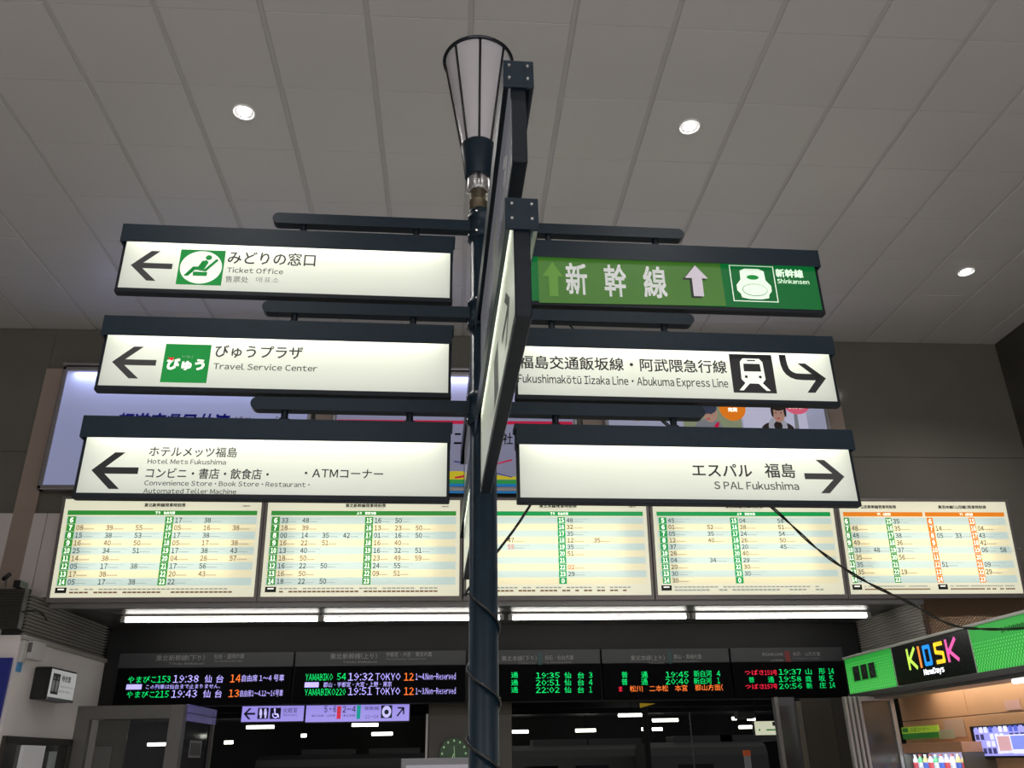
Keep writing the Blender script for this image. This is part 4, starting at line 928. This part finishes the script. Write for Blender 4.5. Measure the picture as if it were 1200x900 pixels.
l = B(); zm = q[2]+(q[3]-q[2])*.38; l.quad(-hw*.05, hw*.98, zm-.012, zm+.012, -.002, glow('stripe_green', (.02, .2, .03), .6)); l.poly([(-hw*.72, zm), (-hw*.55, zm-.025), (-hw*.55, zm+.025)], -.002, MATS['stripe_green']); l.quad(hw*.5, hw*.8, zm+.07, zm+.14, -.002, MIDG); l.build('stripe', t)
t2 = [B().cyl((cx+s*hw*.7, 17.06, q[3]), (cx+s*hw*.7, 17.06, H+2.9), .012, .012, BLK, 8).build('hanger', None) for s in (-1,)][0]; t2.parent = t; t2.matrix_parent_inverse = t.matrix_world.inverted()
M = T(0, 18, 0); q = prect(M, 865, 833, 885, 842, 0); tag(B().box(q[0], q[1], 18, 18.3, q[2], q[3], mat('pale_unit', (.16, .17, .16), .5), .02).build('ceiling_unit'), 'pale grey box hanging above the platform name sign', 'box')
M = T(0, 19, 0); tag(B().cyl((loc(M, 753, 824, 0)[0], 19.02, loc(M, 753, 824, 0)[1]-.01), (loc(M, 753, 824, 0)[0], 19.02, H+2.9), .01, .01, BLK, 6).poly([loc(M, 750.5, 829.5, 0), loc(M, 768, 824.5, 0), loc(M, 750, 824, 0)], 19, mat('yellow_marker', (.50, .33, .02), .5, 0, .35), .04).build('yellow_flag_sign'), 'yellow triangular marker hanging above the platform lamps', 'marker')
# ================================================================== RIGHT: gate partition under the last departure board
YQ = 12.9; MQ = T(0, YQ, 0)
t = empty('gate_partition', T(onY(950, 860, YQ).x, YQ, 0), 'dark brown partition with aluminium post and glass, left of the kiosk', 'partition'); ox = t.location.x
def gx(px): return onY(px, 860, YQ).x-ox
B().box(gx(911), gx(915.5), -.06, .06, 0, H+.78, ALU, .004).build('post', t)
B().box(gx(915.5), gx(936), -.01, .01, 0, H+.78, mat('smoked_glass_panel', (.05, .05, .055), .12, 0, spec=.8)).build('glass_pane', t)
B().box(gx(936), gx(942), -.06, .03, 0, H+.72, mat('dull_metal_strip', (.16, .145, .12), .4, .5), .004).build('strip', t)
B().box(gx(942), gx(979), -.03, .03, 0, H+.76, mat('brown_board', (.052, .046, .036), .5, noise=.1), .004).build('board', t)
B().box(gx(979.5), XB-ox-.01, -.0, .03, 0, H+.76, mat('dark_brown_board', (.038, .033, .028), .5), .004).build('board', t)

# ================================================================== KIOSK
XK = 5.0
MK = T(XK, 9.0, 0, -90)      # local x runs towards the viewer, faces the hall
kg = mat('kiosk_green_sheet', (.02, .42, .05), .35, 0, .42, (.035, .50, .06)); kgd = mat('kiosk_green_dots', (.12, .6, .12), .35, 0, .62, (.16, .72, .18))
t = empty('kiosk_sign', MK, 'long kiosk fascia sign, green with dots, black panel with coloured letters', 'sign')
def kx(px, py=780): return loc(MK, px, py, 0)[0]
x0, x1 = kx(992, 790), kx(1200, 750)+1.2; zb, zt = H+.685, H+1.10
xb0, xb1 = loc(MK, 1050, 790, 0)[0], loc(MK, 1139, 760, 0)[0]
B().box(x0, x1, .004, .35, zb, zt, mat('fascia_case', (.10, .10, .10), .5), .004).build('case', t)
B().box(x0-.01, x1, -.02, .02, zt, zt+.028, mat('pale_trim', (.55, .55, .52), .35, .3), .004).build('top_trim', t)
B().box(x0-.01, x1, -.025, .35, zb-.05, zb, mat('dark_trim', (.10, .10, .10), .4, .3), .004).build('bottom_trim', t)
B().quad(x0+.005, xb0-.012, zb, zt, 0, kg).build('green_panel', t); B().quad(xb1+.012, x1, zb, zt, 0, kg).build('green_panel', t)
B().quad(xb0, xb1, zb, zt, -.001, mat('kiosk_black_sheet', (.006, .006, .008), .25)).build('black_panel', t)
B().box(xb0-.012, xb0, -.004, 0, zb, zt, WPL).build('divider', t); B().box(xb1, xb1+.012, -.004, 0, zb, zt, WPL).build('divider', t)
dt = B(); sq0, sq1 = loc(MK, 999.5, 790, 0)[0], loc(MK, 1027, 788, 0)[0]
for (ua, ub, r0) in ((x0+.02, xb0-.03, 12), (xb1+.03, x1-.05, 9)):
    nrow = 13
    for j in range(r0):
        z = zb+.02+j*.030; sz = .006+.0022*(r0-j)*.55
        u = ua+(j % 2)*.02
        while u < ub:
            if not (r0 == 12 and z > zb+.125 and z < zb+.32 and sq0-.03 < u < sq1+.03): dt.poly([(u-.008, z-sz), (u+.005, z-sz), (u+.010, z+sz), (u-.003, z+sz)], -.002, kgd)
            u += .042
o = dt.build('dot_pattern', t); o['kind'] = 'stuff'
l = B(); KL = [('K', (.55, .85, .10), 1063.5, 1074.5), ('I', (.95, .28, .05), 1076, 1080), ('O', (.02, .30, .85), 1081, 1092.5), ('S', (.95, .62, .03), 1094.5, 1107.5), ('K', (.80, .12, .42), 1109, 1123)]
SL = dict(K=[[(0, 0), (0, 1)], [(1, 1), (.05, .38)], [(.15, .5), (1, 0)]], I=[[(.5, 0), (.5, 1)]], O=[[(.12, .08), (.12, .92), (.88, .92), (.88, .08), (.12, .08)]], S=[[(.95, .93), (.1, .93), (.1, .55), (.9, .45), (.9, .07), (.05, .07)]])
zc = (zb+zt)/2+.045
for i, (ch, c, pa, pb) in enumerate(KL):
    ua, ub = loc(MK, pa, 772-i*2.6, 0)[0], loc(MK, pb, 772-i*2.6, 0)[0]; m = glow('kiosk_letter_%s' % ('lime', 'orange', 'blue', 'yellow', 'pink')[i], c, .85)
    hz = .10
    for st_ in SL[ch]:
        l.stroke([(ua+.02+(ub-ua-.04)*u, zc-hz+2*hz*v) for u, v in st_], .040, -.003-.0004*i, m)
l.build('letters', t)
l = B(); ua, ub = loc(MK, 1084, 792, 0)[0], loc(MK, 1107, 786, 0)[0]; text(l, 'NewDays', ua, ub, zb+.085, .075, -.003, glow('white_kiosk_print', (.9, .9, .92), .8), bold=.012); l.build('small_letters', t)
l = B()
for k in range(3):
    ua, ub = loc(MK, 1000.5+k*9.5, 790, 0)[0], loc(MK, 1007.5+k*9.5, 788, 0)[0]; l.quad(ua, ub, zb+.14, zb+.31, -.004, BLACK); 
    l.stroke([(ua+.04, zb+.28), (ub-.05, zb+.24), (ua+.05, zb+.20), (ub-.04, zb+.17)][:2+k % 3], .009, -.005, MIDG)
l.build('service_symbols', t)
l = B(); ua = loc(MK, 1175, 745, 0)[0]; [l.quad(ua+q*.03, ua+q*.03+.02, zt-.115+(q % 3)*.006, zt-.065-(q % 2)*.008, -.003, mat('dark_green_print', (.012, .13, .03), .5)) for q in range(13)]; l.build('faint_lettering', t)
# kiosk body
WOOD = mat('orange_wood_panel', (.62, .36, .20), .4, 0, noise=.10, nscale=2.5)
t = empty('kiosk', T(XK, 8.5, 0, 0), 'kiosk with orange wood wall panels under the green fascia', 'kiosk')
XW = .62
zs = H+.30
def yk(px, py, X=XK+XW): return onX(px, py, X).y
zj_ = onX(1100, 842, XK+XW).z
yl, ymid = 10.96-8.5, onX(1131, 820, XK+XW).y-8.5
B().box(XW, XW+.05, ymid+.004, yl, zj_+.004, H+.72, WOOD, .002).build('wall_panel', t); B().box(XW, XW+.05, -2.2, ymid-.004, zj_+.004, H+.72, WOOD, .002).build('wall_panel', t)
B().box(XW, XW+.05, -2.2, yl, 0, zj_-.004, WOOD, .002).build('wall_panel', t)
B().box(.36, XW+.05, -2.2, yl, H+.72, H+.76, mat('kiosk_ceiling', (.5, .48, .45), .5)).build('ceiling_board', t)
B().box(.05, .35, -2.3, yl-.1, H+.60, H+.633, mat('kiosk_soffit', (.16, .16, .15), .35, .4)).build('soffit', t)
kt = B().cyl((.22, -1.9, H+.59), (.22, -.55, H+.59), .018, .018, TUBE, 10).build('tube', t)
area('kiosk_lamp', (.42, -.2, H+.70), .25, 3.6, 17, (0, 0, 0), (1, .88, .72), t)
# shutter posts at the kiosk's end
YS = 10.42
t = empty('folding_shutter', T(onY(1020, 860, YS).x, YS, 0), 'stacked aluminium folding shutter and grey glass pane left of the kiosk wall', 'shutter'); ox = t.location.x
AL2 = mat('pale_aluminium', (.34, .33, .32), .4, .3)
def sx_(px, py=818): return onY(px, py, YS).x-ox
ztop = onY(1020, 816, YS).z
for k in range(4):
    a = sx_(988+k*5.3); B().box(a, a+.038, -.02-.004*k, .05, 0, ztop, AL2, .008).build('slat', t)
B().box(sx_(1009), sx_(1043), .02, .035, 0, ztop-.05, mat('grey_glass', (.06, .056, .048), .12, 0, spec=.7)).build('glass_pane', t)
B().box(sx_(1006), sx_(1046.5), -.01, .05, ztop-.05, ztop, AL2, .004).build('top_rail', t); B().box(sx_(1041.5), sx_(1046.5), -.01, .05, 0, ztop-.05, AL2, .004).build('end_post', t)
# green sign strip on the wood, papers
MKW = T(XK+XW, 9.0, 0, -90)
def wallrect(px0, py0, px1, py1, y=-.005): return prect(MKW, px0, py0, px1, py1, y)
YGN = -.02
def flat(name, r, y, th, m, label, cat):
    cx = (r[0]+r[1])/2; Mo = MKW @ Matrix.Translation((cx, 0, 0)); o = B().box(r[0]-cx, r[1]-cx, y, y+th, r[2], r[3], m, .0).build(name, None, False, Mo); return tag(o, label, cat), Mo, cx
r = wallrect(1058, 851, 1101, 865.5)
o, Mo, cx = flat('shelf_sign', r, -.014, .012, mat('lime_sign', (.40, .62, .05), .4, 0, .25), 'lime and green strip sign above the drinks cabinet', 'sign')
l = B(); hw = (r[1]-r[0])/2; zm = (r[2]+r[3])/2; l.quad(-hw, hw, r[2], zm-.005, -.0155, mat('mid_green_sign', (.04, .25, .04), .4, 0, .15)); l.quad(-hw+.02, -hw+.16, zm+.01, r[3]-.01, -.0155, MATS['mid_green_sign']); text(l, 'お酒コーナー', -hw+.22, hw*.55, (zm+r[3])/2, .05, -.0165, mat('olive_print', (.15, .25, .02), .5)); lo = l.build('sign_print', o)
flat('paper_notice', wallrect(1107, 843, 1131, 864), -.008, .004, mat('aged_paper', (.55, .40, .30), .6), 'pale paper notice taped to the wood panel beside the lime sign', 'poster')
flat('paper_notice', wallrect(1101, 855, 1119, 866), -.012, .003, mat('greenish_paper', (.42, .46, .32), .6), 'small greenish paper sheet between lime sign and monitor', 'poster')
flat('sticker', wallrect(1178, 820, 1196, 832), -.008, .004, mat('pink_sticker', (.62, .38, .34), .5), 'pinkish square sticker on the wood panel at right edge', 'sticker')
# monitor
r = wallrect(1143, 851, 1215, 887, -.12); cx = (r[0]+r[1])/2; Mo = MKW @ Matrix.Translation((cx, 0, 0))
t = empty('monitor', Mo, 'wall monitor showing violet drinks shelves at the right edge of the kiosk', 'monitor'); hw = (r[1]-r[0])/2
B().box(-hw-.06, hw, -.118, -.0, r[2]-.01, r[3]+.02, BLK, .006).build('bezel', t); SC = glow('screen_violet', (.34, .34, .85), .9)
l = B(); l.quad(-hw+.01, hw-.02, r[2]+.01, r[3]-.01, -.12, SC); hh = r[3]-r[2]
SW = glow('screen_white', (.7, .72, 1), 1); SB_ = glow('screen_blue', (.10, .14, .62), .8); SK = glow('screen_dark', (.05, .05, .16), .8); SP = glow('screen_pink', (.65, .38, .42), .8)
for k in range(11):
    for j in range(4):
        xx = -hw+.03+k*(2*hw-.08)/11; z = r[2]+.03+j*hh/4.2
        l.quad(xx, xx+(2*hw-.08)/11*.72, z, z+hh/4.2*.8, -.121, random.choice([SW, SB_, SC, SW, SK]))
l.quad(-hw*.25, hw*.8, r[2]+hh*.12, r[2]+hh*.72, -.123, SW); l.quad(-hw*.2, hw*.2, r[2]+hh*.2, r[2]+hh*.68, -.124, SP); l.quad(hw*.24, hw*.76, r[2]+hh*.24, r[2]+hh*.68, -.124, glow('screen_periwinkle', (.22, .28, .8), .9)); l.build('screen', t)
# drinks cabinet with bottles
XD = XK+.28; MD = T(XD, 9.0, 0, -90)
r = prect(MD, 1061, 882, 1131, 905, 0); cx = (r[0]+r[1])/2; Mo = MD @ Matrix.Translation((cx, 0, 0)); hw = (r[1]-r[0])/2
t = empty('drinks_cabinet', Mo, 'open drinks cabinet with wood top, below the lime strip sign', 'cabinet')
B().box(-hw, hw, 0, .33, r[3]+.0, r[3]+.10, mat('cabinet_top_wood', (.50, .26, .14), .4, noise=.1), .004).build('top', t)
for s in (-1, 1): B().box(s*hw-.012, s*hw+.012, -.01, .33, 0, r[3], mat('cabinet_side', (.12, .12, .10), .3, .3), .003).build('side', t)
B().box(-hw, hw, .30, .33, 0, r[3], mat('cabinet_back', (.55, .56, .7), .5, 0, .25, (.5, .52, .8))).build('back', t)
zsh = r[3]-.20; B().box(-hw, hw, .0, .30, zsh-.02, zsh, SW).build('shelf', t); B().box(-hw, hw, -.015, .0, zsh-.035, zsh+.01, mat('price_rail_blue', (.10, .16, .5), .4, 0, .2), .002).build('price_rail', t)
area('cabinet_lamp', (0, .05, r[3]-.01), hw*1.8, .05, 2.0, (0, 0, 0), (.85, .9, 1), t)
bc = [((.75, .75, .8), 'white'), ((.12, .45, .2), 'green'), ((.6, .5, .2), 'amber'), ((.7, .7, .75), 'white'), ((.1, .5, .15), 'green'), ((.75, .7, .75), 'white'), ((.7, .65, .72), 'white'), ((.72, .7, .7), 'white'), ((.6, .5, .2), 'amber'), ((.65, .5, .15), 'amber'), ((.7, .45, .1), 'amber')]
n = len(bc)
for k, (c, nm) in enumerate(bc):
    bx = -hw+.06+k*(2*hw-.12)/(n-1); Mb = Mo @ Matrix.Translation((bx, .10, zsh))
    ordn = ('first', 'second', 'third', 'fourth', 'fifth', 'sixth', 'seventh', 'eighth', 'ninth', 'tenth', 'eleventh', 'twelfth')[k]
    bt = empty('drink_bottle', Mb, '%s bottle in the drinks cabinet, %s from the left' % (nm, ordn), 'bottle', 'bottles in the drinks cabinet')
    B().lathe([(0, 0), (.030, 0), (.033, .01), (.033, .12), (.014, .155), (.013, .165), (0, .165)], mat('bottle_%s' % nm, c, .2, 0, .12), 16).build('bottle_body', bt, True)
    B().lathe([(.0345, .04), (.0345, .10)], mat('bottle_band_%d' % (k % 3), ((.7, .1, .1), (.9, .9, .9), (.1, .2, .6))[k % 3], .4), 16).build('band', bt, True)
    B().lathe([(0, .163), (.016, .163), (.016, .182), (0, .184)], mat('bottle_cap_%d' % (k % 2), ((.9, .9, .9), (.5, .1, .1))[k % 2], .4), 12).build('bottle_cap', bt, True)

bpy.data.scenes.remove(_ts); bpy.data.objects.remove(_ob); bpy.data.curves.remove(_cu)
